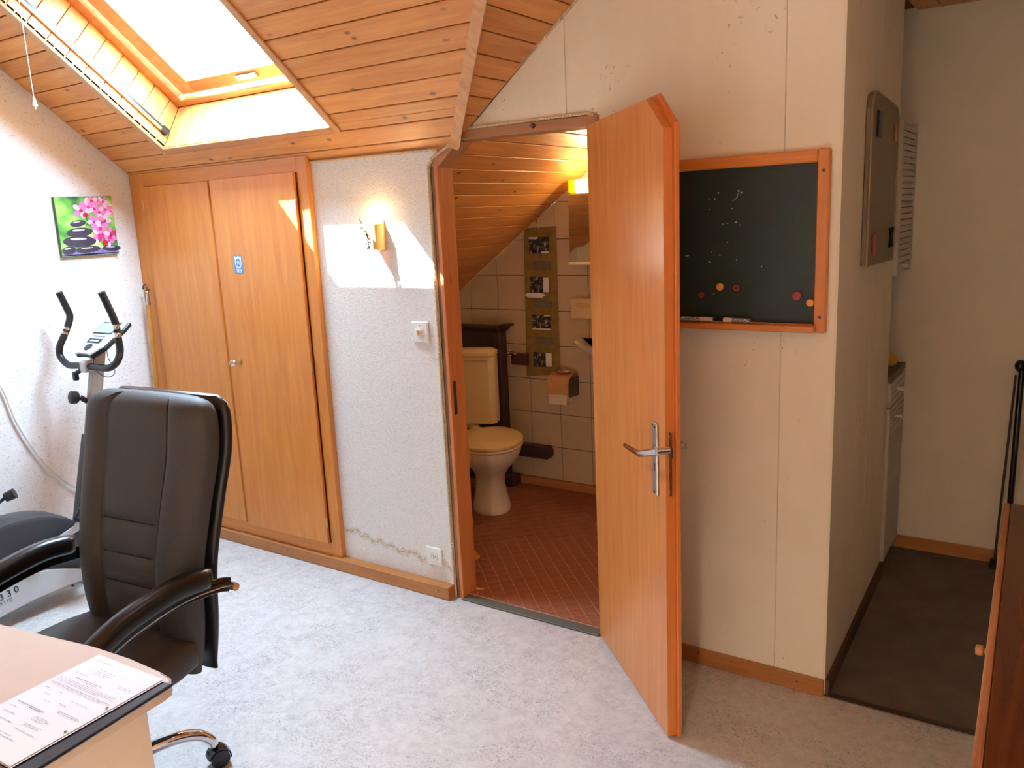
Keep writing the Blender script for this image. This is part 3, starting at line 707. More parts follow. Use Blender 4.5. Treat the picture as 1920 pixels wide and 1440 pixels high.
# dark wooden pipe casing behind the toilet
t = thing('pipe_casing', (-2.87, 1.38, .012), 'tall dark stained wooden casing with a moulded top behind the toilet', 'casing')
f = BM(); box(f, (-3.06, 1.335, .012), (-2.735, 1.408, .935), .003, 1); obj('body', f, 'darkwood', t)
f = BM(); box(f, (-2.765, 1.327, .012), (-2.727, 1.400, .935), .004, 1); obj('stile', f, 'darkwood', t)
f = BM()
sec = [(0, 0), (0, .045), (-.06, .045), (-.058, .036), (-.035, .028), (-.018, .010), (-.010, 0)]
loft(f, [[(-3.07, 1.335+a, .935+b) for a, b in sec], [(-2.727, 1.335+a, .935+b) for a, b in sec]])
loft(f, [[(-2.735-a, 1.335, .935+b) for a, b in sec], [(-2.735-a, 1.408, .935+b) for a, b in sec]])
obj('cornice', f, 'darkwood', t)
f = BM(); box(f, (-2.78, 1.30, .012), (-2.66, 1.39, .075), .004, 1); obj('plinth', f, 'darkwood', t)
# low dark block and stop valve on the tiles
f = BM(); prism(f, [(-2.66, 1.409, .195), (-2.45, 1.409, .195), (-2.435, 1.409, .21), (-2.435, 1.409, .25), (-2.45, 1.409, .268), (-2.66, 1.409, .268)], (0, -.06, 0), .004)
tag(obj('pipe_cover', f, 'darkwood'), 'short dark wooden pipe cover low on the tiles beside the toilet', 'pipe cover')
t = thing('stop_valve', (-2.63, 1.405, .78), 'small chrome stop valve on a brown wooden block above the toilet', 'valve')
f = BM(); box(f, (-2.685, 1.372, .742), (-2.578, 1.409, .808), .003, 1); obj('block', f, wood('valve_block_wood', (70, 42, 36), (92, 58, 48), 'X', .5), t)
f = BM(); cyl(f, (-2.67, 1.375, .815), (-2.67, 1.31, .815), .011); cyl(f, (-2.67, 1.345, .80), (-2.67, 1.345, .835), .008); tube(f, [(-2.67, 1.33, .82), (-2.64, 1.33, .825), (-2.62, 1.335, .81)], .006, 8); obj('tap', f, 'chrome', t, True)
# hanging photo strip
t = thing('photo_hanger', (-2.47, 1.40, 1.60), 'hanging olive fabric strip holding four snapshots on the toilet wall', 'photo hanger')
xa, xb = onY(988, 430, 1.40), onY(1046, 705, 1.40)
f = BM(); prism(f, [onY(982, 428, 1.405), onY(1042, 424, 1.405), onY(1050, 702, 1.405), onY(988, 705, 1.405)], (0, -.002, 0)); obj('strip', f, 'textile', t)
f = BM(); tube(f, smooth([onY(1010, 428, 1.40), onY(1006, 416, 1.40), onY(1004, 409, 1.40)], 3), .002, 6); lathe(f, [(.008, -.003), (.011, 0), (.008, .003)], onY(1006, 415, 1.40), 'Y', 14); obj('hook', f, 'chrome', t)
for i, (px, py) in enumerate((((991, 445), (1028, 444), (1029, 475), (992, 477)), ((993, 519), (1030, 518), (1031, 548), (994, 548)), ((997, 590), (1032, 589), (1033, 619), (997, 617)), ((1000, 660), (1034, 661), (1036, 690), (1001, 689))) and [((991, 445), (1029, 475)), ((993, 519), (1030, 549)), ((997, 590), (1032, 619)), ((1000, 660), (1035, 689))]):
    a, b_ = onY(*px, 1.398), onY(*py, 1.398)
    f = BM(); box(f, (a.x, 1.3985, b_.z), (b_.x, 1.401, a.z)); ph = obj('snapshot', f, 'photo%d' % i, t)
    w_ = (.42, .3, .16, .32)[i]
    bx_ = {0: [(b_.x-.05, b_.z, b_.x, b_.z+.012), (a.x, a.z-.01, a.x+.06, a.z)], 2: [(a.x, b_.z, b_.x, b_.z+.008), (b_.x-.04, a.z-.007, b_.x, a.z)]}.get(i, [(b_.x-(b_.x-a.x)*w_, b_.z+.003, b_.x, a.z-.002)])
    for q in bx_: f = BM(); box(f, (q[0], 1.3972, q[1]), (q[2], 1.3984, q[3])); obj('white_border', f, 'paper', ph)
for i, (px, py) in enumerate((((998, 490), (1032, 505)), ((1001, 565), (1034, 578)), ((1005, 632), (1036, 646)))):
    a, b_ = onY(*px, 1.399), onY(*py, 1.399)
    f = BM(); box(f, (a.x, 1.3995, b_.z), (b_.x, 1.4025, a.z)); obj('pocket', f, plain('grey_pocket_%d' % i, (118, 106, 96), .5), t)
f = BM(); a = onY(984, 553, 1.397); prism(f, [(a.x, 1.398, a.z), (a.x+.02, 1.398, a.z+.012), (a.x+.12, 1.398, a.z+.012), (a.x+.14, 1.398, a.z), (a.x+.11, 1.398, a.z-.016), (a.x+.02, 1.398, a.z-.014)], (0, -.0015, 0)); obj('torn_label', f, 'paper', t)
# toilet paper holder
t = thing('paper_holder', (-2.325, 1.40, .66), 'toilet paper roll in a wall holder with a tan curved cover and chrome top', 'paper holder')
f = BM(); prof = [(1.405, .715), (1.36, .722), (1.315, .705), (1.285, .665), (1.278, .615)]
sec = prof+[(y+.003, z-.003) for y, z in prof[::-1]]
loft(f, [[(-2.395, y, z) for y, z in sec], [(-2.255, y, z) for y, z in sec]]); obj('cover', f, 'tp_cover', t, True)
f = BM(); lathe(f, [(.018, -.058), (.052, -.058), (.052, .058), (.018, .058)], (-2.325, 1.342, .615), 'X', 24); obj('roll', f, 'tp', t, True)
f = BM(); prism(f, [(-2.383, 1.289, .612), (-2.267, 1.289, .612), (-2.267, 1.287, .552), (-2.383, 1.287, .552)], (0, .0012, 0)); obj('loose_sheet', f, 'tp', t)
f = BM(); ball(f, (-2.315, 1.355, .73), (.045, .03, .014)); obj('top_knob', f, 'chrome', t, True)
f = BM(); box(f, (-2.257, 1.30, .59), (-2.252, 1.408, .70), .002, 1); obj('side_plate', f, 'steel', t)
# mirror, lamp, shelf, basin at the edge of the doorway
t = thing('mirror_cabinet', (-2.0, 1.40, 1.33), 'shallow mirror cabinet on a thin ledge above the wash basin', 'mirror')
f = BM(); box(f, (-2.214, 1.292, 1.342), (-1.80, 1.409, 1.694), .001, 1); obj('body', f, 'white_metal', t)
f = BM(); box(f, (-2.216, 1.285, 1.340), (-1.80, 1.2915, 1.696), .001, 1); obj('mirror_door', f, 'mirror', t)
f = BM(); box(f, (-2.222, 1.275, 1.326), (-1.79, 1.409, 1.340), .002, 1); obj('ledge', f, 'ceramic', t)
t = thing('wall_lamp', (-2.0, 1.40, 1.697), 'glowing yellow and white oblong lamp on top of the mirror cabinet', 'lamp')
f = BM(); sweep(f, [(-2.203, 1.30, 1.733), (-2.200, 1.30, 1.733), (-2.165, 1.30, 1.733)], [rrect(.058, .056, .010, 4), rrect(.070, .068, .012, 4), rrect(.070, .068, .012, 4)], up=(0, 0, 1)); obj('end_cap', f, 'lamp_glow', t, True)
f = BM(); sweep(f, [(-2.164, 1.30, 1.733), (-1.85, 1.30, 1.733)], rrect(.070, .068, .012, 4), up=(0, 0, 1)); obj('diffuser', f, 'lamp_white', t, True)
f = BM(); box(f, (-2.16, 1.336, 1.698), (-1.86, 1.409, 1.745)); obj('back_plate', f, 'white_metal', t)
pb = bpy.data.lights.new('toilet_bulb', 'POINT'); pb.energy = 9; pb.color = (1, .70, .36); pb.shadow_soft_size = .04
lo_ = bpy.data.objects.new('toilet_bulb', pb); COL.objects.link(lo_); lo_.parent = t; lo_.location = MW[t.name].inverted() @ V(-1.95, 1.24, 1.80)
t = thing('soap_shelf', (-2.17, 1.40, 1.085), 'small cream shelf with a soap bar on the tiles above the basin', 'shelf')
f = BM(); sweep(f, [(-2.25, 1.35, 1.086), (-2.02, 1.35, 1.086)], rrect(.022, .11, .010, 3), up=(0, 0, 1)); obj('ledge', f, 'seat_plastic', t, True)
f = BM(); box(f, (-2.215, 1.33, 1.0975), (-2.13, 1.385, 1.117), .007); obj('soap_bar', f, 'soap', t, True)
t = thing('wash_basin', (-2.06, 1.40, .80), 'small cream corner wash basin on the toilet wall', 'basin')
f = BM(); rings = []
for z, s_ in ((.80, .25), (.82, .45), (.86, .75), (.905, .98), (.915, 1.0), (.912, .93), (.87, .7), (.84, .4)):
    rings.append([(-2.03+.195*s_*math.cos(2*PI*i/28), 1.409-abs(.235*s_*math.sin(PI*i/28*1.0)) if i <= 28 else 1.409, z) for i in range(0, 28)])
rings = []
for z, s_ in ((.80, .25), (.82, .45), (.86, .75), (.905, .98), (.915, 1.0), (.912, .93), (.87, .7), (.84, .4)):
    rings.append([(-2.03-.2*s_*math.cos(PI*i/24), 1.408-.25*s_*math.sin(PI*i/24), z) for i in range(25)])
loft(f, rings); obj('bowl', f, 'ceramic', t, True)
f = BM(); tube(f, smooth([(-2.03, 1.38, .90), (-2.03, 1.38, .99), (-2.03, 1.30, 1.0), (-2.03, 1.27, .975)], 4), .011, 10); obj('tap', f, 'chrome', t, True)
# turned wooden stand just inside the jamb
t = thing('turned_stand', (-2.235, .33, .012), 'turned orange wooden stand half hidden inside the toilet door jamb', 'stand')
f = BM(); lathe(f, [(.05, .012), (.055, .02), (.03, .05), (.018, .10), (.03, .16), (.034, .20), (.016, .26), (.014, .36), (.026, .42), (.036, .48), (.038, .53), (.028, .58), (.012, .60)], (-2.275, .33, 0), 'Z', 20); obj('post', f, 'pole', t, True)

#===DOOR
# ------------------------------------------------------------------ open door leaf
ang = math.atan2(-.6977, .7164)
dl = thing('door_leaf', (-1.4015, -.001, .006), 'open orange veneered toilet door with a cut upper corner', 'door', ang)
DM = MW[dl.name]
def onLeaf(x, y, off=0):
    r = ray(x, y); o = DM.translation; n = DM.to_3x3() @ V(0, 1, 0)
    t = (n.dot(o-CAM)+off)/n.dot(r); return DM.inverted() @ (CAM+r*t)
f = BM(); prism(f, [(0, 0, .001), (.667, 0, .001), (.667, 0, 1.806), (.552, 0, 1.893), (.0, 0, 1.883)], (0, .028, 0))
for v in f.verts:
    if v.co.x < .02 and v.co.y > .02: v.co.x = .032
leaf = lobj('slab', f, 'door', dl)
f = BM(); prism(f, [(.050, .028, .001), (.682, .028, .001), (.682, .028, 1.818), (.566, .028, 1.906), (.050, .028, 1.896)], (0, .014, 0), .002); lobj('rebate_lip', f, 'door_edge', dl)
f = BM(); box(f, (.6671, .0005, .002), (.669, .0275, 1.804)); ed = lobj('edge_band', f, 'door_edge', dl)
f = BM(); sweep(f, [(.669, .014, .78), (.669, .014, .785), (.669, .014, .965), (.669, .014, .97)], [rrect(.004, .010, .0015), rrect(.004, .020, .0015), rrect(.004, .020, .0015), rrect(.004, .010, .0015)], up=(1, 0, 0)); lp = lobj('lock_plate', f, 'steel', dl)
f = BM(); box(f, (.670, .008, .893), (.678, .020, .925), .002, 1); lobj('latch', f, 'steel', lp)
f = BM(); box(f, (.6708, .011, .825), (.6722, .017, .853)); lobj('bolt_slot', f, 'black_m', lp)
for z in (.792, .958):
    f = BM(); lathe(f, [(.0045, 0), (.004, .0012), (.0005, .0015)], (.6708, .014, z), 'X', 10); lobj('screw', f, 'alu', lp)
hset = bpy.data.objects.new('handle_set', None)
f = BM(); sweep(f, [(.600, 0, .762), (.600, -.007, .762)], rrect(.034, .004, .001), up=(0, 0, 1)); f.free()
f = BM(); box(f, (.583, -.007, .764), (.617, .0, .985), .003); plate = lobj('handle_plate', f, 'alu', dl)
pa, pb_, pc = onLeaf(1230, 846, -.045), onLeaf(1199, 851, -.05), onLeaf(1171, 834, -.05)
f = BM(); cyl(f, (pa.x, -.006, pa.z), (pa.x, -.045, pa.z), .011, 14); sweep(f, [(pa.x+.008, -.045, pa.z), (pb_.x, -.050, pb_.z), (pc.x, -.05, pc.z)], [rrect(.022, .012, .004), rrect(.020, .010, .004), rrect(.014, .008, .003)], up=(0, -1, 0)); lobj('lever', f, 'chrome', plate, smoothed=True)
f = BM(); box(f, (.597, -.0076, .838), (.604, -.0069, .862), .0005, 1); lobj('key_slot', f, 'black_m', plate)
for x, z in ((.588, .976), (.607, .973), (.600, .773)):
    f = BM(); lathe(f, [(.004, 0), (.0035, -.0015), (.0005, -.0018)], (x, -.007, z), 'Y', 10); lobj('screw', f, 'steel', plate)
f = BM(); box(f, (.583, .042, .764), (.617, .049, .985), .003); p2 = lobj('handle_plate', f, 'alu', dl)
f = BM(); cyl(f, (.600, .048, .905), (.600, .085, .905), .010, 14); sweep(f, [(.608, .087, .905), (.56, .09, .903), (.50, .088, .912)], rrect(.018, .010, .003), up=(0, 1, 0)); lobj('lever', f, 'alu', p2, smoothed=True)

# ------------------------------------------------------------------ wardrobe
wd = thing('wardrobe', (-3.4, .05, .06), 'built-in orange wood wardrobe with two doors under the roof slope', 'wardrobe')
f = BM(); box(f, (-4.045, .0, .06), (-2.792, .095, 1.785)); obj('body', f, 'veneer', wd)
def part(lo, hi, name, mat, par, bev=.002): f = BM(); box(f, lo, hi, bev, 1); return obj(name, f, mat, par)
def fpart(x0, x1, z0, name, mat): f = BM(); prism(f, [(x0, -.030, z0), (x0, -.0025, z0), (x0, -.0025, 1.868), (x0, -.030, 1.890)], (x1-x0, 0, 0), .0015); return obj(name, f, mat, wd)
fpart(-4.047, -3.925, .06, 'stile', 'veneer'); fpart(-2.808, -2.745, .06, 'stile', 'veneer'); fpart(-3.925, -2.808, 1.826, 'rail', 'veneer_x')
part((-3.925, -.030, .06), (-2.808, 0, .125), 'rail', 'veneer_x', wd)
d1 = part((-3.928, -.044, .127), (-3.405, -.0302, 1.824), 'door', 'veneer', wd); d2 = part((-3.383, -.046, .120), (-2.815, -.0302, 1.828), 'door', 'veneer', wd)
part((-3.404, -.036, .127), (-3.384, -.0302, 1.824), 'meeting_strip', 'jamb', wd)
for z in (1.726, .973, .226):
    f = BM(); cyl(f, (-2.811, -.044, z-.022), (-2.811, -.044, z+.022), .0055, 10); cyl(f, (-2.811, -.044, z-.001), (-2.811, -.044, z+.001), .007, 10); obj('hinge', f, 'brass', wd, True)
for z in (1.735, .30):
    f = BM(); cyl(f, (-3.932, -.042, z-.022), (-3.932, -.042, z+.022), .0055, 10); obj('hinge', f, 'brass', wd, True)
f = BM(); lathe(f, [(.015, 0), (.015, -.002), (.012, -.004), (.004, -.004)], (-3.306, -.046, .967), 'Y', 18); lk = obj('lock_rosette', f, 'brass', d2, True)
key = thing('key', (-3.314, -.05, .963), 'small steel key standing in the wardrobe lock', 'key')
f = BM(); tube(f, [(-3.306, -.047, .965), (-3.314, -.068, .964)], .0026, 8); obj('shank', f, 'chrome', key)
f = BM(); pts = [(-3.331+.017*math.cos(a), -.073+.004*math.cos(a), .962+.012*math.sin(a)) for a in [2*PI*i/20 for i in range(21)]]; sweep(f, pts, circ(.0042, 8)); obj('bow', f, 'chrome', key, True)
# sticker with crowned emblem
st = thing('sticker', (-3.238, -.0465, 1.392), 'blue rectangular sticker with white crowned letter emblem on the wardrobe door', 'sticker')
f = BM(); box(f, (-3.269, -.0470, 1.392), (-3.207, -.0462, 1.478)); obj('film', f, 'blue_sticker', st)
WX = Matrix(((1, 0, 0, 0), (0, 0, -1, 0), (0, 1, 0, 0), (0, 0, 0, 1)))       # text plane facing -Y
def at(x, y, z): return Matrix.Translation((x, y, z)) @ WX
f = BM(); cx, cz = -3.238, 1.441
ring_o = [(cx+.0225*math.cos(a)*(1 if math.sin(a) < 0 else 1), cz+.027*math.sin(a)) for a in [2*PI*i/28 for i in range(28)]]
ring_i = [(cx+.0172*math.cos(a), cz+.0205*math.sin(a)) for a in [2*PI*i/28 for i in range(28)]]
vo = [f.verts.new((x, -.0475, z)) for x, z in ring_o]; vi = [f.verts.new((x, -.0475, z)) for x, z in ring_i]
for i in range(28): f.faces.new((vo[i], vo[(i+1) % 28], vi[(i+1) % 28], vi[i]))
crown = [(-.0225, .012), (-.0225, .033), (-.014, .025), (-.010, .031), (-.004, .025), (0, .034), (.004, .025), (.010, .031), (.014, .025), (.0225, .033), (.0225, .012), (.014, .02), (-.014, .02)]
f.faces.new([f.verts.new((cx+x, -.0476, cz+z)) for x, z in crown]); obj('emblem', f, 'white_print', st)
text('emblem_letter', 'H', .0265, 'white_print', at(cx, -.0476, cz-.001), st, font_scale_x=.95)
text('lettering', 'Husqvarna', .0095, 'white_print', at(cx, -.0476, 1.4095), st)
text('lettering', '100', .017, 'white_print', at(cx, -.0476, 1.4005), st, font_scale_x=1.5)

# ------------------------------------------------------------------ blackboard and what is on it
bk = thing('blackboard', (-.96, -.003, 1.21), 'green blackboard in an orange wooden frame with a chalk tray', 'blackboard')
part((-1.215, -.016, 1.232), (-.61, -.004, 1.735), 'slate', 'slate', bk)
fr = part((-1.22, -.026, 1.714), (-.632, -.004, 1.750), 'frame_rail', 'frame', bk, .003); part((-1.22, -.022, 1.214), (-.632, -.004, 1.238), 'frame_rail', 'frame', bk, .003)
rs = part((-.631, -.026, 1.212), (-.596, -.004, 1.752), 'frame_stile', 'frame_z', bk, .003); part((-1.24, -.026, 1.212), (-1.205, -.004, 1.752), 'frame_stile', 'frame_z', bk, .003)
part((-1.22, -.062, 1.216), (-.622, -.0265, 1.236), 'chalk_tray', 'frame', bk, .003)
for z in (1.69, 1.26):
    f = BM(); lathe(f, [(.005, 0), (.0042, -.0015), (.0005, -.002)], (-.613, -.026, z), 'Y', 10); obj('screw', f, 'steel', rs)
f = BM()
for x, y, l in ((1340, 373, 1), (1347, 362, 1), (1373, 391, 0), (1330, 393, 0), (1385, 358, 1), (1390, 361, 1), (1364, 419, 0), (1380, 417, 1), (1388, 422, 0), (1364, 454, 0), (1334, 472, 0), (1350, 479, 0), (1330, 491, 1), (1381, 488, 0), (1428, 500, 0), (1338, 551, 0), (1330, 373, 0), (1355, 420, 0)):
    p = onY(x, y, -.0165); s_ = .0022 if l else .0015; box(f, (p.x-s_, -.0172, p.z-s_), (p.x+s_, -.0160, p.z+s_))
a, b_ = onY(1374, 377, -.0165), onY(1384, 362, -.0165); tube(f, [(a.x, -.0166, a.z), ((a.x+b_.x)/2+.006, -.0166, (a.z+b_.z)/2), (b_.x, -.0166, b_.z)], .0007, 5)
a = onY(1285, 480, -.0165); tube(f, [(a.x, -.0166, a.z), (a.x+.012, -.0166, a.z+.001)], .0018, 5)
ck = obj('chalk_marks', f, 'chalk', bk); ck['kind'] = 'stuff'
mags = ((1350, 538, .0115, 'orange_m', 0, 'orange round magnet between the two small red magnets'), (1519, 568, .0115, 'orange_m', 0, 'orange round magnet near the right blackboard frame'),
        (1494, 555, .0145, 'red_m', 0, 'large plain red round magnet on the blackboard'), (1381, 540, .0095, 'red_m', 1, 'small red magnet with a dark hollow right of the orange one'),
        (1315, 553, .0090, 'red_m', 1, 'small dim red magnet with a hollow low beside the door edge'))
for x, y, r, m, hole, lab in mags:
    p = onY(x, y, -.02); f = BM()
    if hole: lathe(f, [(r, 0), (r, -.006), (r*.9, -.0075), (r*.4, -.0075), (r*.36, -.003)], (p.x, -.0163, p.z), 'Y', 20)
    else: lathe(f, [(r, 0), (r, -.006), (r*.92, -.0075), (r*.3, -.0085)], (p.x, -.0163, p.z), 'Y', 20)
    o = tag(obj('magnet', f, m, None, True), lab, 'magnet', 'magnets on the blackboard')
    if hole: f = BM(); lathe(f, [(r*.34, -.0032), (r*.34, -.0035)], (p.x, -.0163, p.z), 'Y', 12); obj('hollow', f, 'black_m', o)
for (x0, x1, y, lab, flip) in ((1278, 1336, 599, 'patterned marker with a pale cap on the chalk tray beside the door', 1), (1357, 1407, 601, 'patterned marker with a pale cap lying free on the chalk tray', 0)):
    a, b_ = onY(x0, y, -.045), onY(x1, y, -.045); z = 1.2465
    t = thing('marker', ((a.x+b_.x)/2, -.045, 1.237), lab, 'marker', 0, 'markers on the chalk tray')
    cp = .38; xm = b_.x-(b_.x-a.x)*cp if flip else a.x+(b_.x-a.x)*cp*.8
    f = BM(); lathe(f, [(.007, (xm if flip is 0 else a.x)-0), (.007, (b_.x if not flip else xm))], (0, -.045, z), 'X', 14)
    m, nt, bs = newmat('marker_pattern_%d' % flip); nt.links.new(ramp(nt, noise(nt, coords(nt), 420, 1), [(.46, lin((30, 32, 40))), (.54, lin((206, 206, 210)))]), bs.inputs['Base Color'])
    obj('barrel', f, m, t, True)
    f = BM(); lathe(f, [(.0078, xm if flip else a.x), (.0078, b_.x if flip else xm), ], (0, -.045, z), 'X', 14); obj('cap', f, plain('marker_cap_%d' % flip, (216, 196, 172), .4), t, True)

# ------------------------------------------------------------------ switch and socket
t = thing('light_switch', (-2.194, -.002, 1.15), 'white square rotary light switch on the woven wall beside the door', 'switch')
part((-2.236, -.012, 1.107), (-2.150, -.002, 1.193), 'plate', 'switch', t, .004)
f = BM(); lathe(f, [(.024, -.012), (.024, -.014), (.021, -.0155), (.002, -.0155)], (-2.192, 0, 1.15), 'Y', 24); obj('ring', f, 'switch', t, True)
f = BM(); lathe(f, [(.013, -.0156), (.012, -.026), (.010, -.028), (.001, -.028)], (-2.190, 0, 1.15), 'Y', 20); kb = obj('rotary_knob', f, plain('knob_ivory', (222, 208, 184), .35), t, True)
f = BM(); box(f, (-2.195, -.034, 1.138), (-2.186, -.026, 1.162), .002); obj('knob_ridge', f, plain('knob_ridge_ivory', (222, 208, 184), .35), kb)
f = BM(); ball(f, (-2.190, -.0155, 1.176), .002); obj('lamp_dot', f, 'black_m', t)
t = thing('wall_socket', (-2.201, -.002, .168), 'white square wall socket low on the woven wall beside the door', 'socket')
part((-2.243, -.011, .126), (-2.157, -.002, .210), 'plate', 'switch', t, .004)
f = BM(); lathe(f, [(.022, -.011), (.022, -.0135), (.020, -.0140), (.018, -.0140), (.0175, -.0115), (.001, -.0115)], (-2.202, 0, .168), 'Y', 24); obj('insert', f, 'switch', t, True)
for dx, dz in ((-.0095, 0), (.0095, 0), (0, -.006), (0, .004)):
    f = BM(); lathe(f, [(.0024, -.0116), (.0024, -.0122)], (-2.202+dx, 0, .168+dz), 'Y', 10); obj('pin_hole', f, 'black_m', t)

# ------------------------------------------------------------------ wall sconce with dried flowers
sx, sz = -2.372, 1.487
t = thing('wall_sconce', (sx, -.003, sz), 'small lit honey-coloured wall sconce dressed with dried flowers', 'lamp')
f = BM(); box(f, (sx-.024, -.010, sz-.004), (sx+.024, -.003, sz+.118), .002, 1); obj('back_board', f, 'parchment', t)
f = BM(); sec = [(.024*math.cos(a), -.010-.040*math.sin(a)) for a in [PI*i/12 for i in range(13)]]; sec += [(.021*math.cos(a), -.010-.037*math.sin(a)) for a in [PI*i/12 for i in range(12, -1, -1)]]
loft(f, [[(sx+a, b_, sz) for a, b_ in sec], [(sx+a, b_, sz+.105) for a, b_ in sec]]); obj('shade', f, 'parchment', t, True)
f = BM(); lathe(f, [(.004, sz+.06), (.010, sz+.08), (.010, sz+.10), (.004, sz+.116)], (sx, -.028, 0), 'Z', 14); obj('bulb', f, 'bulb', t, True)
pb = bpy.data.lights.new('sconce_bulb', 'POINT'); pb.energy = .8; pb.color = (1, .72, .36); pb.shadow_soft_size = .012
lo_ = bpy.data.objects.new('sconce_bulb', pb); COL.objects.link(lo_); lo_.parent = t; lo_.location = MW[t.name].inverted() @ V(sx, -.030, sz+.128)
f = BM(); stem = smooth([(sx-.058, -.062, sz+.135), (sx-.044, -.062, sz+.10), (sx-.024, -.060, sz+.055), (sx-.022, -.058, sz+.0)], 5); tube(f, stem, .0026, 6)
for p in stem[2::2]:
    for q in range(4): tube(f, [p, p+V(R.uniform(-.013, .013), R.uniform(-.008, .006), R.uniform(-.006, .013))], .0018, 5)
obj('dried_stems', f, 'flower_g', t)
f = BM()
for i in range(26):
    p = stem[min(len(stem)-1, int(R.uniform(.35, 1)*len(stem)))]+V(R.uniform(-.013, .011), R.uniform(-.012, .006), R.uniform(-.010, .010)); ball(f, p, R.uniform(.0025, .005), 6, 4)
o = obj('flower_heads', f, 'flower_w', t); o['kind'] = 'stuff'
f = BM(); prism(f, [(sx-.026, -.058, sz+.075), (sx-.012, -.060, sz+.066), (sx-.008, -.060, sz+.048), (sx-.018, -.060, sz+.040), (sx-.028, -.058, sz+.058)], (0, -.002, 0)); obj('copper_leaf', f, 'copper', t)

# ------------------------------------------------------------------ canvas print on the gable wall
cv = thing('canvas_print', (XL, -.295, 1.50), 'small square canvas print of stacked stones and pink orchids on the stucco wall', 'picture')
f = BM(); box(f, (XL+.001, -.440, 1.501), (XL+.021, -.150, 1.785), .001, 1); obj('canvas', f, 'canvas_side', cv)
f = BM(); box(f, (XL+.0212, -.4385, 1.5025), (XL+.0216, -.1515, 1.7835)); obj('print_background', f, 'green', cv)
def cpt(a, b, n): return V(XL+.0217+n*.00025, -.4385+.287*a, 1.7835-.281*b)
def blob(name, a, b, ra, rb, mat, n, rot=0, petal=0, par=cv):
    f = BM(); pts = []
    for i in range(22):
        th = 2*PI*i/22; rr = 1-(.25*abs(math.sin(th/2)) if petal else 0)
        x, y = ra*rr*math.cos(th), rb*rr*math.sin(th)
        pts.append(cpt(a+x*math.cos(rot)-y*math.sin(rot), b+x*math.sin(rot)+y*math.cos(rot), n))
    f.faces.new([f.verts.new(p) for p in pts]); return obj(name, f, mat, par)
blob('printed_mat', .5, .985, .49, .012, 'violet', 1)
f = BM(); f.faces.new([f.verts.new(cpt(a, b, 1)) for a, b in ((0.03, .90), (.5, .86), (.98, .93), (.995, .995), (.005, .995))]); obj('printed_mat', f, 'violet', cv)
for i, (a, b, ra, rb, rot) in enumerate(((.33, .755, .29, .095, .02), (.35, .60, .23, .08, -.05), (.34, .45, .14, .055, -.12), (.12, .90, .12, .07, -.1), (.46, .90, .22, .055, -.05), (.88, .90, .17, .05, .05))):
    s_ = blob('printed_stone', a, b, ra, rb, 'stone', 2+i*.5, rot); blob('printed_highlight', a-.02, b-rb*.45, ra*.5, rb*.22, 'stone_hi', 6, rot, par=s_)
for q in (((.50, .36), (.52, .43), (.47, .50)), ((.80, .30), (.86, .50), (.88, .62)), ((.82, .62), (.90, .70), (.97, .76))): f = BM(); tube(f, smooth([cpt(a, b, 6) for a, b in q], 4), .0014, 5); obj('printed_stem', f, 'stem', cv)
fl = [(.42, .23, .12), (.56, .17, .11), (.66, .20, .10), (.63, .06, .10), (.83, .08, .09), (.86, .22, .10), (.74, .26, .09), (.97, .25, .07), (.62, .43, .10), (.82, .42, .10), (.72, .55, .12), (.68, .66, .10), (.90, .66, .11), (.84, .76, .09)]
for i, (a, b, r) in enumerate([(a, b, r*1.3) for a, b, r in fl]):
    for j in range(5):
        th = 2*PI*j/5+i*.7; aa, bb_ = a+math.cos(th)*r*.5, b+math.sin(th)*r*.5
        if aa+r*.4 > 1: aa = 1-r*.4
        if bb_-r*.4 < 0: bb_ = r*.4
        blob('printed_petal', aa, bb_, r*.46, r*.34, ('pink', 'pink_hi', 'pink', 'magenta')[(i+j) % 4 if i > 8 else (j % 2)], 7+i*.4+j*.06, th, 1)
    blob('printed_petal', min(a, .95), b+.01, r*.2, r*.16, 'magenta' if i % 3 else 'red_c', 14+i*.1)
blob('printed_petal', .49, .31, .05, .04, 'red_c', 16); blob('printed_petal', .77, .80, .05, .05, 'red_c', 16)

# ------------------------------------------------------------------ window pole in the corner
t = thing('window_pole', (-4.01, -.06, 0), 'long wooden pole with a metal hook leaning in the corner by the wardrobe', 'pole')
pa = V(-3.972, -.062, 1.235); pb_ = V(-4.012, -.085, .002)
f = BM(); tube(f, [pa, pb_], .0105, 12); obj('rod', f, 'pole', t, True)
d = (pa-pb_).normalized(); f = BM(); cyl(f, pa-d*.004, pa+d*.055, .0125, 12, .008); ball(f, pa+d*.06, .009, 10, 6); obj('ferrule', f, 'alu', t, True)
f = BM(); tube(f, smooth([pa+d*.05, pa+d*.085, pa+d*.10+V(-.012, 0, 0), pa+d*.092+V(-.028, 0, 0), pa+d*.075+V(-.034, 0, 0)], 4), .0038, 8); tube(f, [pa+d*.072, pa+d*.078+V(.02, 0, -.004)], .004, 8); obj('hook', f, 'steel', t, True)
# white cable sagging along the gable wall
f = BM(); tube(f, smooth([(-4.035, -.93, 1.15), onX(0, 722, -4.035), onX(30, 790, -4.035), onX(70, 852, -4.035), onX(110, 893, -4.035), onX(148, 917, -4.03), (-4.03, -.43, .30), (-4.02, -.30, .08), (-4.02, -.22, .006)], 5), .0055, 8)
tag(obj('wall_cable', f, 'cable', None, True), 'white cable sagging down the stucco wall behind the exercise bike', 'cable')

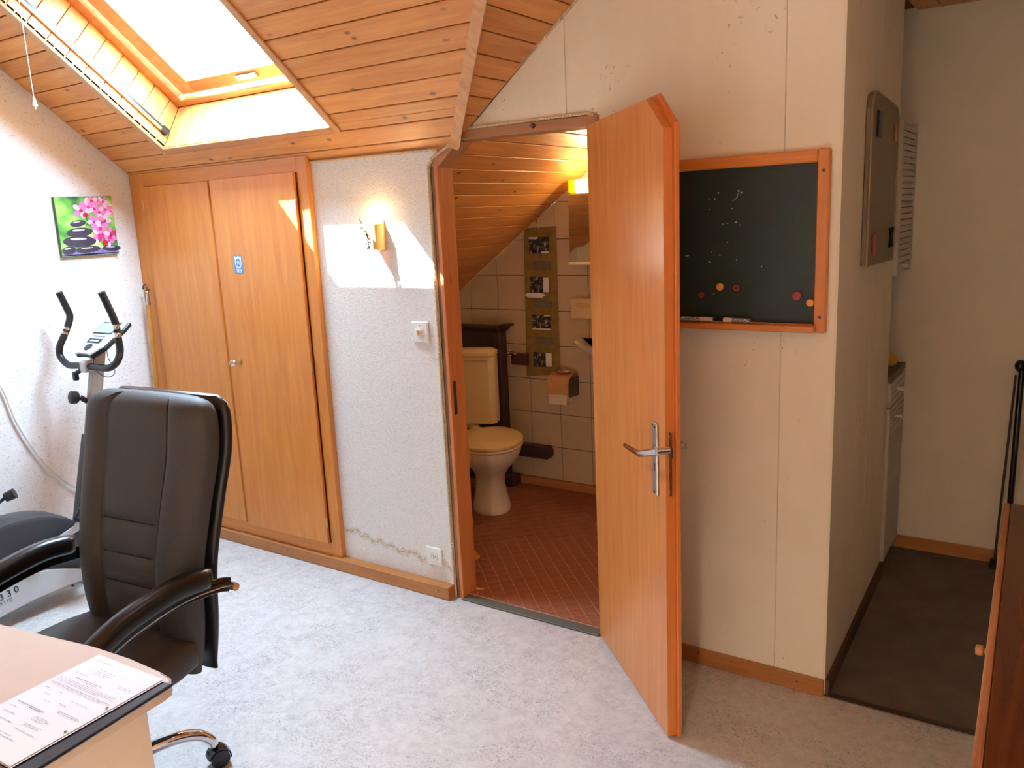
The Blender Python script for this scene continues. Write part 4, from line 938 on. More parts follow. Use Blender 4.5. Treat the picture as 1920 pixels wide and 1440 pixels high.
#===CHAIR
# ------------------------------------------------------------------ office chair
ch = thing('office_chair', (-2.165, -1.57, 0), 'charcoal padded high-back office chair with chrome star base', 'chair', math.radians(4))
def interp(tab, z):
    for (a, va), (b, vb) in zip(tab, tab[1:]):
        if z <= b: break
    i = [x for x, _ in tab].index(a); h = b-a; t = max(0, min(1, (z-a)/h))
    def sl(k): lo, hi = tab[max(k-1, 0)], tab[min(k+1, len(tab)-1)]; return (hi[1]-lo[1])/(hi[0]-lo[0])
    return (2*t**3-3*t*t+1)*va+(t**3-2*t*t+t)*h*sl(i)+(-2*t**3+3*t*t)*vb+(t**3-t*t)*h*sl(i+1)
HW = [(.36, .195), (.50, .232), (.66, .244), (.85, .256), (1.0, .266), (1.07, .264), (1.11, .256), (1.135, .236), (1.147, .20)]
YC = [(.36, .235), (.5, .225), (.68, .235), (.85, .275), (1.0, .315), (1.15, .335)]
TH = [(.36, .05), (.45, .10), (.7, .12), (.95, .13), (1.08, .125), (1.13, .10), (1.147, .05)]
def spow(v, p): return math.copysign(abs(v)**p, v)
def back_pt(u, z, yoff=0, hw_add=0, th_k=1, front=True):
    """u = angle round the section"""
    hw = interp(HW, z)+hw_add; c, s_ = math.cos(u), math.sin(u)
    x = hw*spow(c, .62); y = interp(YC, z)+yoff+interp(TH, z)*.5*th_k*spow(s_, .75)
    if front and s_ < 0:
        q = abs(x)/hw
        y += .016*math.exp(-((q-.50)/.05)**2)                     # seams between bolsters and middle
        if q < .5:
            y += .006
            for zs in (.80, .705, .62): y += .010*math.exp(-((z-zs-.02*x)/.010)**2)*(1-math.exp(-((q-.5)/.08)**2))
        else: y -= .012*math.sin(PI*min(1, (q-.5)/.5))*interp([(.36, .3), (.6, 1.2), (1.0, .8), (1.15, .2)], z)
    return V(x, y, z)
zs = [.36+.787*(i/70) for i in range(71)]; zs[-1] = 1.147
f = BM(); loft(f, [[back_pt(2*PI*i/72, z) for i in range(72)] for z in zs]); lobj('backrest', f, 'leather', ch, smoothed=True)
f = BM(); zs2 = [.33+.80*(i/40) for i in range(41)]
loft(f, [[back_pt(2*PI*i/40, max(.36, min(1.146, z+.012)), .062, -.002, .5, False)+V(0, 0, min(0, z+.012-.36)) for i in range(40)] for z in zs2]); lobj('back_shell', f, 'leather_gloss', ch, smoothed=True)
f = BM()
for sg in (-1, 1):
    path = []
    for i in range(60):
        z = .45+.69*i/59; hw = interp(HW, z); x = sg*.5*hw
        c = (abs(x)/hw)**(1/.62); u = -math.acos(c) if sg > 0 else -(PI-math.acos(c)); p = back_pt(u, z); path.append(p+V(0, -.001, 0))
    tube(f, path, .0030, 6)
for zs_ in (.80, .705, .62):
    path = []
    for i in range(25):
        q = -.5+i/24; z = zs_+.02*q*.24; hw = interp(HW, z); x = q*hw; c = spow(q, 1/.62); path.append(back_pt(-math.acos(c), z)+V(0, -.0008, 0))
    tube(f, path, .0022, 6)
lobj('seams', f, 'seam', ch)
f = BM(); rings = []
for y, zt, hw, th in ((-.29, .455, .20, .05), (-.285, .470, .235, .08), (-.25, .488, .255, .10), (-.15, .498, .265, .11), (0, .498, .268, .115), (.13, .50, .262, .115), (.20, .498, .245, .11), (.235, .485, .20, .08)):
    rings.append([(hw*spow(math.cos(a), .45), y, zt-th/2+th/2*spow(math.sin(a), .6)) for a in [2*PI*i/40 for i in range(40)]])
loft(f, rings); lobj('seat', f, 'leather', ch, smoothed=True)
f = BM(); box(f, (-.16, -.14, .355), (.16, .16, .392), .008); lobj('seat_plate', f, 'black_plastic', ch)
f = BM(); box(f, (-.03, .10, .345), (.03, .36, .375), .006); box(f, (-.03, .325, .345), (.03, .36, .62), .006); lobj('back_bracket', f, 'black_plastic', ch)
for sg in (-1, 1):
    x = sg*.300
    pad = smooth([(x, .225, .678), (x, .13, .690), (x, .03, .680), (x, -.07, .658), (x, -.16, .612), (x, -.225, .545)], 5)
    n_ = len(pad); secs = []
    for i in range(n_):
        t_ = i/(n_-1); k_ = min(1, (min(t_, 1-t_)*14+.28)) if t_ < .5 else min(1, (1-t_)*9+.35)
        secs.append(rrect(.060*(.75+.25*k_), .056*k_, .021*k_+.002, 4))
    f = BM(); sweep(f, pad, secs, up=(1, 0, 0)); 
    arm = lobj('armrest', f, 'leather_gloss', ch, smoothed=True)
    fr_ = smooth([(x, .285, .632), (x, .24, .645), (x, .13, .655), (x, .03, .646), (x, -.07, .624), (x, -.17, .575), (x, -.245, .50), (x, -.245, .43), (x-sg*.04, -.20, .385), (x-sg*.14, -.10, .368)], 5)
    f = BM(); sweep(f, fr_, rrect(.040, .010, .003), up=(1, 0, 0)); lobj('arm_frame', f, 'black_gloss', ch)
    f = BM()
    for dz in (-1, 1): tube(f, [p+V(sg*.0205, 0, 0) for p in fr_[:34]], .0022, 6)
    cyl(f, (x-.026, .287, .628), (x+.026, .287, .628), .012, 16); lobj('chrome_edge', f, 'chrome', arm, smoothed=True)
    f = BM(); cyl(f, (x+sg*.0262, .287, .628), (x+sg*.0268, .287, .628), .008, 14); lobj('tube_end', f, plain('tube_end_tan', (196, 160, 132), .6), arm)
f = BM(); cyl(f, (0, 0, .10), (0, 0, .23), .028, 20); cyl(f, (0, 0, .23), (0, 0, .355), .016, 16); lobj('gas_column', f, 'black_plastic', ch, smoothed=True)
f = BM(); cyl(f, (0, 0, .085), (0, 0, .155), .045, 24, .038); lobj('hub', f, 'chrome', ch, smoothed=True)
cst = None
for k in range(5):
    a = math.radians(66+72*k); d = V(math.cos(a), math.sin(a), 0)
    path = smooth([d*.03+V(0, 0, .118), d*.12+V(0, 0, .135), d*.22+V(0, 0, .138), d*.285+V(0, 0, .120), d*.318+V(0, 0, .088), d*.322+V(0, 0, .070)], 5)
    f = BM(); sweep(f, path, [circ(.021-.006*i/(len(path)-1), 14) for i in range(len(path))]); leg = lobj('leg', f, 'chrome', ch, smoothed=True)
    c = d*.322; tq = V(-d.y, d.x, 0); r_ = .028
    f = BM()
    for sg in (-1, 1): cyl(f, c+tq*(.006*sg)+d*.012+V(0, 0, r_), c+tq*(.024*sg)+d*.012+V(0, 0, r_), r_, 20)
    cyl(f, c+tq*.006+d*.012+V(0, 0, r_), c-tq*.006+d*.012+V(0, 0, r_), .012, 12); w_ = lobj('caster', f, 'black_plastic', leg, smoothed=True)
    f = BM(); rings = []
    for i in range(10):
        th = math.radians(-10+20*i); rr = r_+.006
        rings.append([c+d*(.012+math.cos(th)*q)+tq*s_+V(0, 0, r_+math.sin(th)*q) for q, s_ in ((rr, -.022), (rr+.002, 0), (rr, .022), (rr-.004, .022), (rr-.004, -.022))])
    loft(f, rings); cyl(f, c+V(0, 0, .055), c+V(0, 0, .078), .010, 12); lobj('caster_hood', f, 'black_gloss', leg, smoothed=True)

# ------------------------------------------------------------------ desk with papers
dk = thing('desk', (-2.2, -2.15, 0), 'beige laminate desk with a curved back edge and brown edge band', 'desk')
top = [(-3.2, -1.86), (-2.6, -1.845), (-2.2, -1.818), (-2.0, -1.802), (-1.85, -1.778), (-1.70, -1.752), (-1.58, -1.742), (-1.47, -1.742), (-1.432, -1.746), (-1.418, -1.757), (-1.412, -1.776), (-1.385, -2.10), (-1.37, -2.52), (-3.2, -2.52)]
f = BM(); prism(f, [(x, y, .705) for x, y in top], (0, 0, .025), .002); obj('top', f, 'desk', dk)
f = BM(); pr_ = [(x, y) for x, y in top[:13]]
path = [V(x, y, .7175) for x, y in pr_]
sweep(f, path, [(-.0018, -.0125), (.0012, -.0125), (.0012, .0118), (-.0018, .0118)], up=(0, 0, 1)); obj('edge_band', f, 'desk_edge', dk)
f = BM(); sweep(f, [V(x, y, .7175) for x, y in top[7:11]], [(-.001, -.0128), (.0022, -.0128), (.0022, .0122), (-.001, .0122)], up=(0, 0, 1)); obj('worn_corner', f, 'desk_worn', dk)
f = BM(); box(f, (-1.460, -2.46, 0), (-1.437, -1.800, .704), .001, 1); obj('side_panel', f, 'desk', dk)
f = BM(); box(f, (-3.18, -2.46, 0), (-3.155, -1.90, .704), .001, 1); obj('side_panel', f, 'desk', dk)
f = BM(); box(f, (-3.155, -2.44, .35), (-1.460, -2.42, .704), .001, 1); obj('modesty_panel', f, 'desk', dk)
t = thing('folder', (-1.53, -1.92, .731), 'dark navy plastic folder under the printed papers on the desk corner', 'folder')
q = [onZ(318, 1284, .738), onZ(60, 1446, .738)]
e0, e1 = q[0], q[1]; dv = (e1-e0).normalized(); e1 = e0+dv*.325; nx_ = V(-dv.y, dv.x, 0)
if nx_.x > 0: nx_ = -nx_
e0 = e0-dv*.004
f = BM(); prism(f, [e0+V(0, 0, -.0065), e1+V(0, 0, -.0065), e1+nx_*.225+V(0, 0, -.0065), e0+nx_*.225+V(0, 0, -.0065)], (0, 0, .003), .0008); obj('cover', f, 'navy', t)
f = BM(); prism(f, [e0+V(0, 0, -.003), e1+V(0, 0, -.003), e1+nx_*.225+V(0, 0, -.003), e0+nx_*.225+V(0, 0, -.003)], (0, 0, .0025), .0008); obj('cover', f, 'navy', t)
f = BM(); tube(f, [e0+V(0, 0, -.003), e1+V(0, 0, -.003)], .0035, 8); obj('spine', f, 'navy', t, True)
def sheet(p0, du, dv_, W, L, z, lab, rows, seed, crease=None):
    rr = random.Random(seed); f = BM(); n_ = 10; m_ = 8; g_ = []
    for i in range(n_+1):
        row = []
        for j in range(m_+1):
            p = p0+du*(W*j/m_)+dv_*(L*i/n_); row.append(f.verts.new((p.x, p.y, z+.0012*math.sin(2.2*i/n_+seed)*math.sin(PI*j/m_))))
        g_.append(row)
    for i in range(n_):
        for j in range(m_): f.faces.new((g_[i][j], g_[i][j+1], g_[i+1][j+1], g_[i+1][j]))
    s_ = tag(obj('paper_sheet', f, 'paper', None, True), lab, 'paper', 'papers on the desk')
    f = BM()
    for y0, x0, x1, h in rows:
        x = x0
        while x < x1:
            w_ = min(rr.uniform(.008, .03), x1-x)
            a = p0+du*(W*x/1)+dv_*(L*y0); a = p0+du*x*W+dv_*y0*L
            b_ = p0+du*(x+w_)*W+dv_*y0*L; c = b_+dv_*h; d_ = a+dv_*h
            zz = z+.0016; f.faces.new([f.verts.new((p.x, p.y, zz)) for p in (a, b_, c, d_)]); x += w_+rr.uniform(.004, .012)
    if rows: obj('printed_lines', f, 'ink', s_)['kind'] = 'stuff'
    f = BM()
    for yy in ((.39, .66) if rows else ()):
        f = BM(); p = p0+du*.965*W+dv_*yy*L; lathe(f, [(.0028, z+.0017), (.0028, z+.0019)], (p.x, p.y, 0), 'Z', 10); obj('punch_hole', f, 'black_m', s_)
    return s_
TL = onZ(187, 1231, .736); TR = onZ(311, 1279, .736)
du = (TR-TL).normalized(); dv2 = V(du.y, -du.x, 0)
if dv2.y > 0: dv2 = -dv2
rows = [(.06, .10, .36, .0008), (.13, .30, .55, .0008), (.15, .30, .50, .0008), (.165, .30, .52, .0008), (.18, .30, .48, .0008), (.20, .72, .92, .0008), (.215, .75, .95, .0008), (.22, .12, .30, .001), (.26, .20, .62, .0016), (.275, .40, .55, .001), (.30, .06, .92, .0008), (.312, .06, .9, .0008), (.324, .06, .92, .0008), (.336, .06, .7, .0008), (.36, .05, .95, .0014), (.375, .06, .85, .0008),
        (.42, .10, .16, .0016), (.42, .30, .36, .0012), (.45, .55, .80, .0008), (.47, .20, .28, .0014), (.5, .5, .6, .0012), (.52, .3, .42, .0008), (.55, .60, .92, .0012), (.565, .62, .9, .0008), (.6, .10, .5, .0018), (.615, .3, .48, .0012), (.65, .1, .2, .001), (.65, .5, .7, .001), (.665, .5, .72, .001), (.68, .5, .66, .001), (.70, .1, .3, .0014), (.72, .5, .75, .001), (.735, .52, .74, .001), (.76, .1, .4, .0012), (.78, .5, .8, .001), (.8, .1, .36, .001), (.84, .1, .6, .001), (.86, .2, .7, .001), (.9, .1, .5, .001)]
sheet(TL+du*.004+dv2*.002, du, dv2, .21, .297, .7395, 'lower sheet of white paper peeking out under the printed form', [], 3)
sheet(TL, du, dv2, .21, .297, .7410, 'printed form with columns of small text on the dark folder', rows, 5)
P2 = TL-du*.205+dv2*.24
sheet(P2+du*.05, du, dv2, .21, .28, .7375, 'second printed sheet tucked under the form towards the desk front', rows[4:30], 8)

# ------------------------------------------------------------------ exercise bike
bkX = -3.69
ex = thing('exercise_bike', (bkX, -.95, 0), 'grey and black exercise bike with console beside the stucco wall', 'exercise bike')
def tubep(name, pts, r, mat, par=ex, n=14, sm=4): f = BM(); tube(f, smooth(pts, sm), r, n); return obj(name, f, mat, par, True)
post_lo, post_hi = V(bkX, -.715, .27), V(bkX, -.518, 1.10)
def onpost(t): return post_lo.lerp(post_hi, t)
f = BM(); sweep(f, [onpost(0), onpost(.52)], [rrect(.085, .10, .03, 4), rrect(.072, .080, .028, 4)], up=(1, 0, 0)); obj('post_shroud', f, 'dark_grey', ex, True)
f = BM(); tube(f, [onpost(.45), onpost(1)], .032, 20); obj('post', f, 'grey_metal', ex, True)
f = BM(); cyl(f, onX(150, 745, bkX-.02), onpost(.68), .012, 12); obj('knob_stem', f, 'black_plastic', ex, True)
f = BM(); p = onpost(.70); lathe(f, [(.006, 0), (.026, .004), (.030, .010), (.030, .030), (.020, .036), (.004, .037)], (0, 0, 0), 'Z', 18); bmesh.ops.transform(f, matrix=Matrix.Translation(onX(146, 745, bkX-.02)) @ Matrix.Rotation(math.radians(80), 4, 'X'), verts=f.verts[:]); obj('height_knob', f, 'black_plastic', ex, True)
# handlebars, traced on the planes of the two grips
XLh, XRh = bkX-.215, bkX+.225
lf = [onX(x, y, XLh) for x, y in ((126, 684), (113, 668), (112, 650), (120, 630), (126, 615), (131, 594), (125, 578), (110, 548))]
rt = [onX(x, y, XRh) for x, y in ((204, 690), (219, 679), (225, 659), (222, 637), (217, 608), (209, 588), (199, 567), (190, 548))]
cl_ = onX(180, 690, bkX)
lf[0] = onX(128, 684, XLh+.055); rt[0] = onX(204, 690, XRh-.055)
mid = (lf[0]+rt[0])/2; mid.x = bkX
path = [*lf[::-1], lf[0].lerp(mid, .5), mid, rt[0].lerp(mid, .5), *rt]
f = BM(); tube(f, smooth(path, 6), .0155, 14); hb = obj('handlebar', f, 'black_plastic', ex, True)
for pts_ in (rt, lf):
    f = BM(); a, b_ = pts_[3].lerp(pts_[4], .1), pts_[4].lerp(pts_[5], .1); d = (b_-a)
    for t0, t1 in ((.0, .44), (.54, 1)): 
        sweep(f, [a+d*t0, a+d*(t0+.08), a+d*((t0+t1)/2), a+d*(t1-.08), a+d*t1], [circ(.010, 12), circ(.0160, 12), circ(.0172, 12), circ(.0160, 12), circ(.010, 12)])
    obj('pulse_sensor', f, 'chrome', hb, True)
f = BM(); box(f, mid+V(-.022, -.026, -.026), mid+V(.022, .03, .026), .006); obj('clamp', f, 'silver', ex)
f = BM(); k0 = mid+V(-.05, -.03, -.03); tube(f, [mid+V(-.02, -.02, -.015), k0], .010, 10); box(f, k0+V(-.016, -.012, -.034), k0+V(.006, .010, .006), .004); obj('clamp_lever', f, 'black_plastic', ex)
# console
c_bl, c_br = onX(134, 661, bkX-.095), onX(173, 668, bkX+.095); c_tl, c_tr = onX(194, 597, bkX-.105), onX(242, 604, bkX+.105)
yb_, zb_ = (c_bl.y+c_br.y)/2, (c_bl.z+c_br.z)/2; yt_, zt_ = (c_tl.y+c_tr.y)/2, (c_tl.z+c_tr.z)/2
cu_ = V(0, yt_-yb_, zt_-zb_); CL_ = cu_.length; cu_.normalize(); cn = V(0, -cu_.z, cu_.y)            # up the console, out of its face
if cn.y > 0: cn = -cn
cO = V(bkX, yb_, zb_)
def CP(a, b, n=0): return cO+V(a, 0, 0)+cu_*b+cn*n
out = [(-.060, 0), (-.035, .006), (.035, .006), (.060, 0), (.100, CL_*.25), (.108, CL_*.8), (.100, CL_), (-.100, CL_), (-.108, CL_*.8), (-.100, CL_*.25)]
f = BM(); prism(f, [CP(a, b, -.028) for a, b in out], cn*.020, .004); obj('console_back', f, 'black_plastic', ex)
f = BM(); prism(f, [CP(a, b, -.008) for a, b in out], cn*.010, .004); cf = obj('console_face', f, 'silver', ex)
def cface(name, x0, x1, b0, b1, mat, n=.002):
    f = BM(); prism(f, [CP(x0, b0, n), CP(x1, b0, n), CP(x1, b1, n), CP(x0, b1, n)], cn*.0012); return obj(name, f, mat, cf)
cface('screen_bezel', -.074, .074, CL_*.58, CL_*.92, 'black_plastic'); cface('screen', -.068, .068, CL_*.61, CL_*.89, 'lcd', .0034)
cface('button_panel', -.052, .052, CL_*.32, CL_*.44, 'black_plastic'); cface('button', -.034, .034, CL_*.355, CL_*.40, 'silver', .0034)
f = BM(); pts_ = [CP(.023*math.cos(a), CL_*.20+.020*math.sin(a), .002) for a in [2*PI*i/20 for i in range(20)]]; prism(f, pts_, cn*.003); obj('round_button', f, 'black_plastic', cf)
f = BM()
for i in range(9): prism(f, [CP(-.050+.011*i, CL_*.50, .002), CP(-.050+.011*i+.008, CL_*.50, .002), CP(-.050+.011*i+.008, CL_*.525, .002), CP(-.050+.011*i, CL_*.525, .002)], cn*.0006)
obj('printed_legend', f, 'dark_grey', cf)
f = BM(); box(f, post_hi+V(-.03, -.03, -.02), post_hi+V(.03, .03, CP(0, CL_*.4, -.03).z-post_hi.z), .006); obj('console_neck', f, 'black_plastic', ex)
tubep('sensor_wire', [onX(200, 655, bkX+.10), onX(203, 672, bkX+.12), onX(210, 682, XRh-.02)], .0018, 'black_plastic', n=6)
tubep('sensor_wire', [onX(186, 655, bkX+.03), onX(176, 675, bkX+.04), onX(178, 690, bkX+.04), onX(190, 703, bkX+.06), onX(205, 707, bkX+.08), onX(215, 700, bkX+.10), onX(214, 690, XRh-.05)], .0018, 'black_plastic', n=6)
# flywheel housing, light side cover with lettering, frame
def yz_prism(x0, x1, pts, mat, name, bev=.006, par=ex):
    f = BM(); prism(f, [(x0, y, z) for y, z in pts], (x1-x0, 0, 0), bev); return obj(name, f, mat, par)
hous = []
for i in range(40):
    a = 2*PI*i/40; ry = .33 if math.cos(a) < 0 else .30
    hous.append((-1.03+ry*math.cos(a), max(.09, .235+.205*math.sin(a)*(1.0 if math.sin(a) > 0 else .9))))
f = BM(); loft(f, [[(x, -1.03+(y+1.03)*k_, .235+(z-.235)*k_) for y, z in hous] for x, k_ in ((bkX-.085, .86), (bkX-.075, .96), (bkX-.05, 1), (bkX+.05, 1), (bkX+.075, .96), (bkX+.085, .86))]); obj('flywheel_housing', f, 'dark_grey', ex, True)
p = [onX(x, y, bkX+.10) for x, y in ((0, 1094), (40, 1079), (90, 1068), (140, 1065), (172, 1068), (172, 1082), (130, 1096), (60, 1126), (0, 1158))]
side = [(v.y, max(v.z, .012)) for v in p]; y_, z_ = side[0]; side = side+[(-1.40, side[-1][1]-.0), (-1.40, z_-.06)]
sc_ = yz_prism(bkX+.086, bkX+.105, side, 'silver', 'side_cover', .003)
WXR = Matrix(((0, 0, 1, 0), (1, 0, 0, 0), (0, 1, 0, 0), (0, 0, 0, 1)))           # lettering plane facing +X
tp_ = onX(17, 1113, bkX+.107); text('lettering', '3 3 0', .040, 'black_m', Matrix.Translation(tp_) @ WXR @ Matrix.Rotation(math.radians(9), 4, 'Z'), sc_)
tp_ = onX(8, 1130, bkX+.107); text('lettering', 'N E T I C', .017, 'dark_grey', Matrix.Translation(tp_) @ WXR @ Matrix.Rotation(math.radians(9), 4, 'Z'), sc_)
hp = onX(136, 1098, bkX+.1065); f = BM(); lathe(f, [(.006, 0), (.006, .0012)], (hp.x, hp.y, hp.z), 'X', 12); obj('screw_hole', f, 'black_m', sc_)
f = BM(); tube(f, smooth([(bkX, -.70, .30), (bkX, -.78, .14), (bkX, -1.05, .07), (bkX, -1.45, .09)], 5), .03, 12); obj('main_tube', f, 'grey_metal', ex, True)
for y in (-.70, -1.47):
    f = BM(); tube(f, [(bkX-.22, y, .036), (bkX+.20, y, .036)], .026, 14); st_ = obj('stabiliser', f, 'grey_metal', ex, True)
    for sg in (-.23, .21):
        f = BM(); cyl(f, (bkX+sg-.02, y, .034), (bkX+sg+.02, y, .034), .033, 16); obj('end_cap', f, 'black_plastic', st_, True)
ck_ = V(bkX+.112, -1.0, .27)
f = BM(); cyl(f, ck_-V(.03, 0, 0), ck_+V(.012, 0, 0), .045, 20); obj('crank_hub', f, 'black_plastic', ex, True)
pe = onX(158, 965, bkX+.13); f = BM(); sweep(f, [ck_, V(ck_.x+.012, pe.y-.04, pe.z-.05), V(ck_.x+.018, pe.y, pe.z)], rrect(.030, .012, .004), up=(1, 0, 0)); crk = obj('crank_arm', f, 'silver', ex, True)
f = BM(); box(f, (ck_.x+.02, pe.y-.05, pe.z-.016), (ck_.x+.11, pe.y+.05, pe.z+.016), .008); cyl(f, (ck_.x, pe.y, pe.z), (ck_.x+.03, pe.y, pe.z), .010, 10); pd = obj('pedal', f, 'dark_grey', crk)
f = BM(); sweep(f, smooth([(ck_.x+.035, pe.y-.045, pe.z+.018), (ck_.x+.055, pe.y-.01, pe.z+.06), (ck_.x+.075, pe.y+.045, pe.z+.018)], 5), rrect(.03, .004, .001), up=(0, 0, 1)); obj('pedal_strap', f, 'black_plastic', pd)
f = BM(); c2 = ck_+V(-.225, 0, 0); q2 = V(c2.x-.02, -1.12, .16); sweep(f, [c2, q2], rrect(.03, .012, .004), up=(1, 0, 0)); cr2 = obj('crank_arm', f, 'silver', ex); f = BM(); box(f, (q2.x-.10, q2.y-.05, q2.z-.016), (q2.x-.01, q2.y+.05, q2.z+.016), .008); obj('pedal', f, 'dark_grey', cr2)
# saddle and its post, mostly out of view
kp = onX(12, 932, bkX+.05)
sl0, sl1 = V(bkX, -1.10, .38), V(bkX, -1.24, .78)
f = BM(); sweep(f, [sl0, sl0.lerp(sl1, .25)], rrect(.075, .085, .02), up=(1, 0, 0)); obj('saddle_sleeve', f, 'grey_metal', ex, True)
f = BM(); tube(f, [sl0, sl1], .025, 14); obj('saddle_post', f, 'grey_metal', ex, True)
f = BM(); cyl(f, kp+V(-.01, .0, -.004), kp+V(.012, .030, .010), .020, 14, .022); cyl(f, kp+V(-.01, -.055, -.03), kp+V(-.01, .0, -.004), .007, 10); obj('saddle_knob', f, 'black_plastic', ex, True)
f = BM(); rings = []
for y, hw, z in ((-1.05, .02, .80), (-1.09, .03, .81), (-1.18, .05, .815), (-1.26, .10, .82), (-1.34, .125, .825), (-1.38, .10, .82)):
    rings.append([(bkX+hw*math.cos(a), y, z+.03*math.sin(a)) for a in [2*PI*i/20 for i in range(20)]])
loft(f, rings); obj('saddle', f, 'black_plastic', ex, True)

#===HALL
# ------------------------------------------------------------------ hall things
t = thing('memo_board', (-.57, .61, 1.375), 'dim metal memo board with rounded top corners on the hall wall', 'memo board')
y0, y1 = .335, .885
pts = [(y0, 1.385), (y1, 1.372), (y1, 1.86), (y1-.012, 1.90), (y1-.05, 1.925), (y0+.07, 1.94), (y0+.02, 1.925), (y0, 1.885)]
f = BM(); prism(f, [(hx(y)+.005, y, z) for y, z in pts], (.018, 0, 0), .003); obj('back', f, 'cork', t)
f = BM(); rim = [V(hx(y)+.024, y, z) for y, z in pts]; sweep(f, rim+[rim[0]], circ(.004, 6)); obj('rim', f, plain('memo_rim', (150, 132, 100), .5), t)
def memo(name, ya, yb, za, zb_, mat, lab, tilt=0):
    f = BM(); a = [(ya, za), (yb, za+tilt), (yb, zb_+tilt), (ya, zb_)]; prism(f, [(hx(y)+.0235, y, z) for y, z in a], (.006, 0, 0), .002); tag(obj(name, f, mat), lab, 'magnet', 'magnets on the memo board')
memo('magnet', .43, .50, 1.80, 1.885, 'black_m', 'black magnet near the top of the memo board')
memo('magnet', .42, .47, 1.415, 1.485, 'red_m', 'red magnet low on the memo board')
memo('magnet', .80, .82, 1.80, 1.865, 'copper', 'brown strip magnet high beside the white louvred cupboard')
f = BM(); 
for a, b_ in (((.775, 1.425), (.835, 1.49)), ((.775, 1.49), (.835, 1.425))): tube(f, [(hx(.8)+.027, a[0], a[1]), (hx(.8)+.027, b_[0], b_[1])], .006, 6)
tag(obj('magnet', f, 'black_m'), 'black cross-shaped magnet low on the memo board', 'magnet', 'magnets on the memo board')
# wall cupboard and base unit of the kitchenette: slatted fronts facing the hall
FX = -.580
def slats(par, ya, yb, za, zb_, n_, x=FX):
    h = (zb_-za)/n_
    for i in range(n_):
        f = BM(); z = za+h*i; prism(f, [(x-.012, ya, z+h*.16), (x-.012, yb, z+h*.16), (x+.004, yb, z), (x+.004, ya, z)], (0, 0, h*.84)); obj('slat', f, 'louver', par)
t = thing('wall_cupboard', (-.75, 1.22, 1.285), 'white slatted wall cupboard above the kitchenette in the hall', 'cupboard')
f = BM(); box(f, (-.95, 1.055, 1.300), (FX-.014, 1.405, 1.895)); obj('carcass', f, 'louver', t)
part((FX-.014, 1.05, 1.29), (FX+.006, 1.082, 1.90), 'door_stile', 'louver', t); part((FX-.014, 1.378, 1.29), (FX+.006, 1.405, 1.90), 'door_stile', 'louver', t)
slats(t, 1.082, 1.378, 1.315, 1.885, 23)
f = BM(); cyl(f, (FX+.004, 1.16, 1.325), (FX+.03, 1.16, 1.325), .006, 10, .009); obj('knob', f, 'white_metal', t, True)
t = thing('base_unit', (-.75, 1.22, 0), 'white slatted base unit with drawer and worktop in the hall kitchenette', 'cabinet')
f = BM(); box(f, (-.95, 1.055, .06), (FX-.014, 1.405, .85)); box(f, (-.95, 1.06, 0), (FX-.05, 1.405, .06)); obj('carcass', f, 'louver', t)
part((-.96, 1.052, .852), (FX+.004, 1.408, .878), 'worktop', 'steel', t)
dr = part((FX-.014, 1.052, .745), (FX+.006, 1.075, .848), 'drawer_front', 'louver', t); slats(dr, 1.075, 1.405, .745, .848, 4)
dd = part((FX-.014, 1.052, .06), (FX+.006, 1.085, .738), 'door', 'louver', t); slats(dd, 1.085, 1.405, .062, .738, 28)
for z, p_ in ((.80, dr), (.68, dd)):
    f = BM(); cyl(f, (FX+.004, 1.19, z), (FX+.034, 1.19, z), .006, 10, .010); obj('knob', f, 'white_metal', p_, True)
f = BM(); box(f, (-.96, 1.05, 0), (-.95, 1.41, 2.36)); struct(obj('wall_niche', f, 'tile'), 'tiled back of the kitchenette niche')
f = BM(); tube(f, smooth([(-.72, 1.36, .878), (-.72, 1.36, 1.06), (-.70, 1.31, 1.10), (-.66, 1.25, 1.08)], 4), .010, 10); cyl(f, (-.72, 1.36, .8785), (-.72, 1.36, .90), .022, 14); tag(obj('sink_tap', f, 'steel', None, True), 'dark bent tap above the kitchenette worktop', 'tap')
f = BM(); lathe(f, [(.03, .879), (.038, .89), (.036, .915), (.02, .935), (.004, .94)], (-.635, 1.30, 0), 'Z', 18); tag(obj('scouring_sponge', f, plain('yellow_sponge', (206, 160, 40), .8, bmp=.3), None, True), 'small yellow sponge on the kitchenette worktop', 'sponge')
# folded black stand leaning on the hall end wall
t = thing('folded_stand', (-.13, 1.3, 0), 'folded black metal tube stand leaning against the hall end wall', 'stand')
f = BM(); tube(f, [(-.128, 1.32, .885), (-.135, 1.30, .02)], .012, 12); obj('tube', f, 'black_gloss', t, True)
f = BM(); tube(f, [(-.150, 1.37, .855), (-.176, 1.34, .02)], .005, 10); obj('tube', f, 'darkwood', t, True)
f = BM(); ball(f, (-.135, 1.335, .90), (.022, .022, .026)); obj('joint', f, 'black_gloss', t, True)
for x, y in ((-.135, 1.30), (-.177, 1.34)):
    f = BM(); cyl(f, (x, y, .0), (x, y, .04), .015, 12); obj('foot', f, 'rubber', t, True)
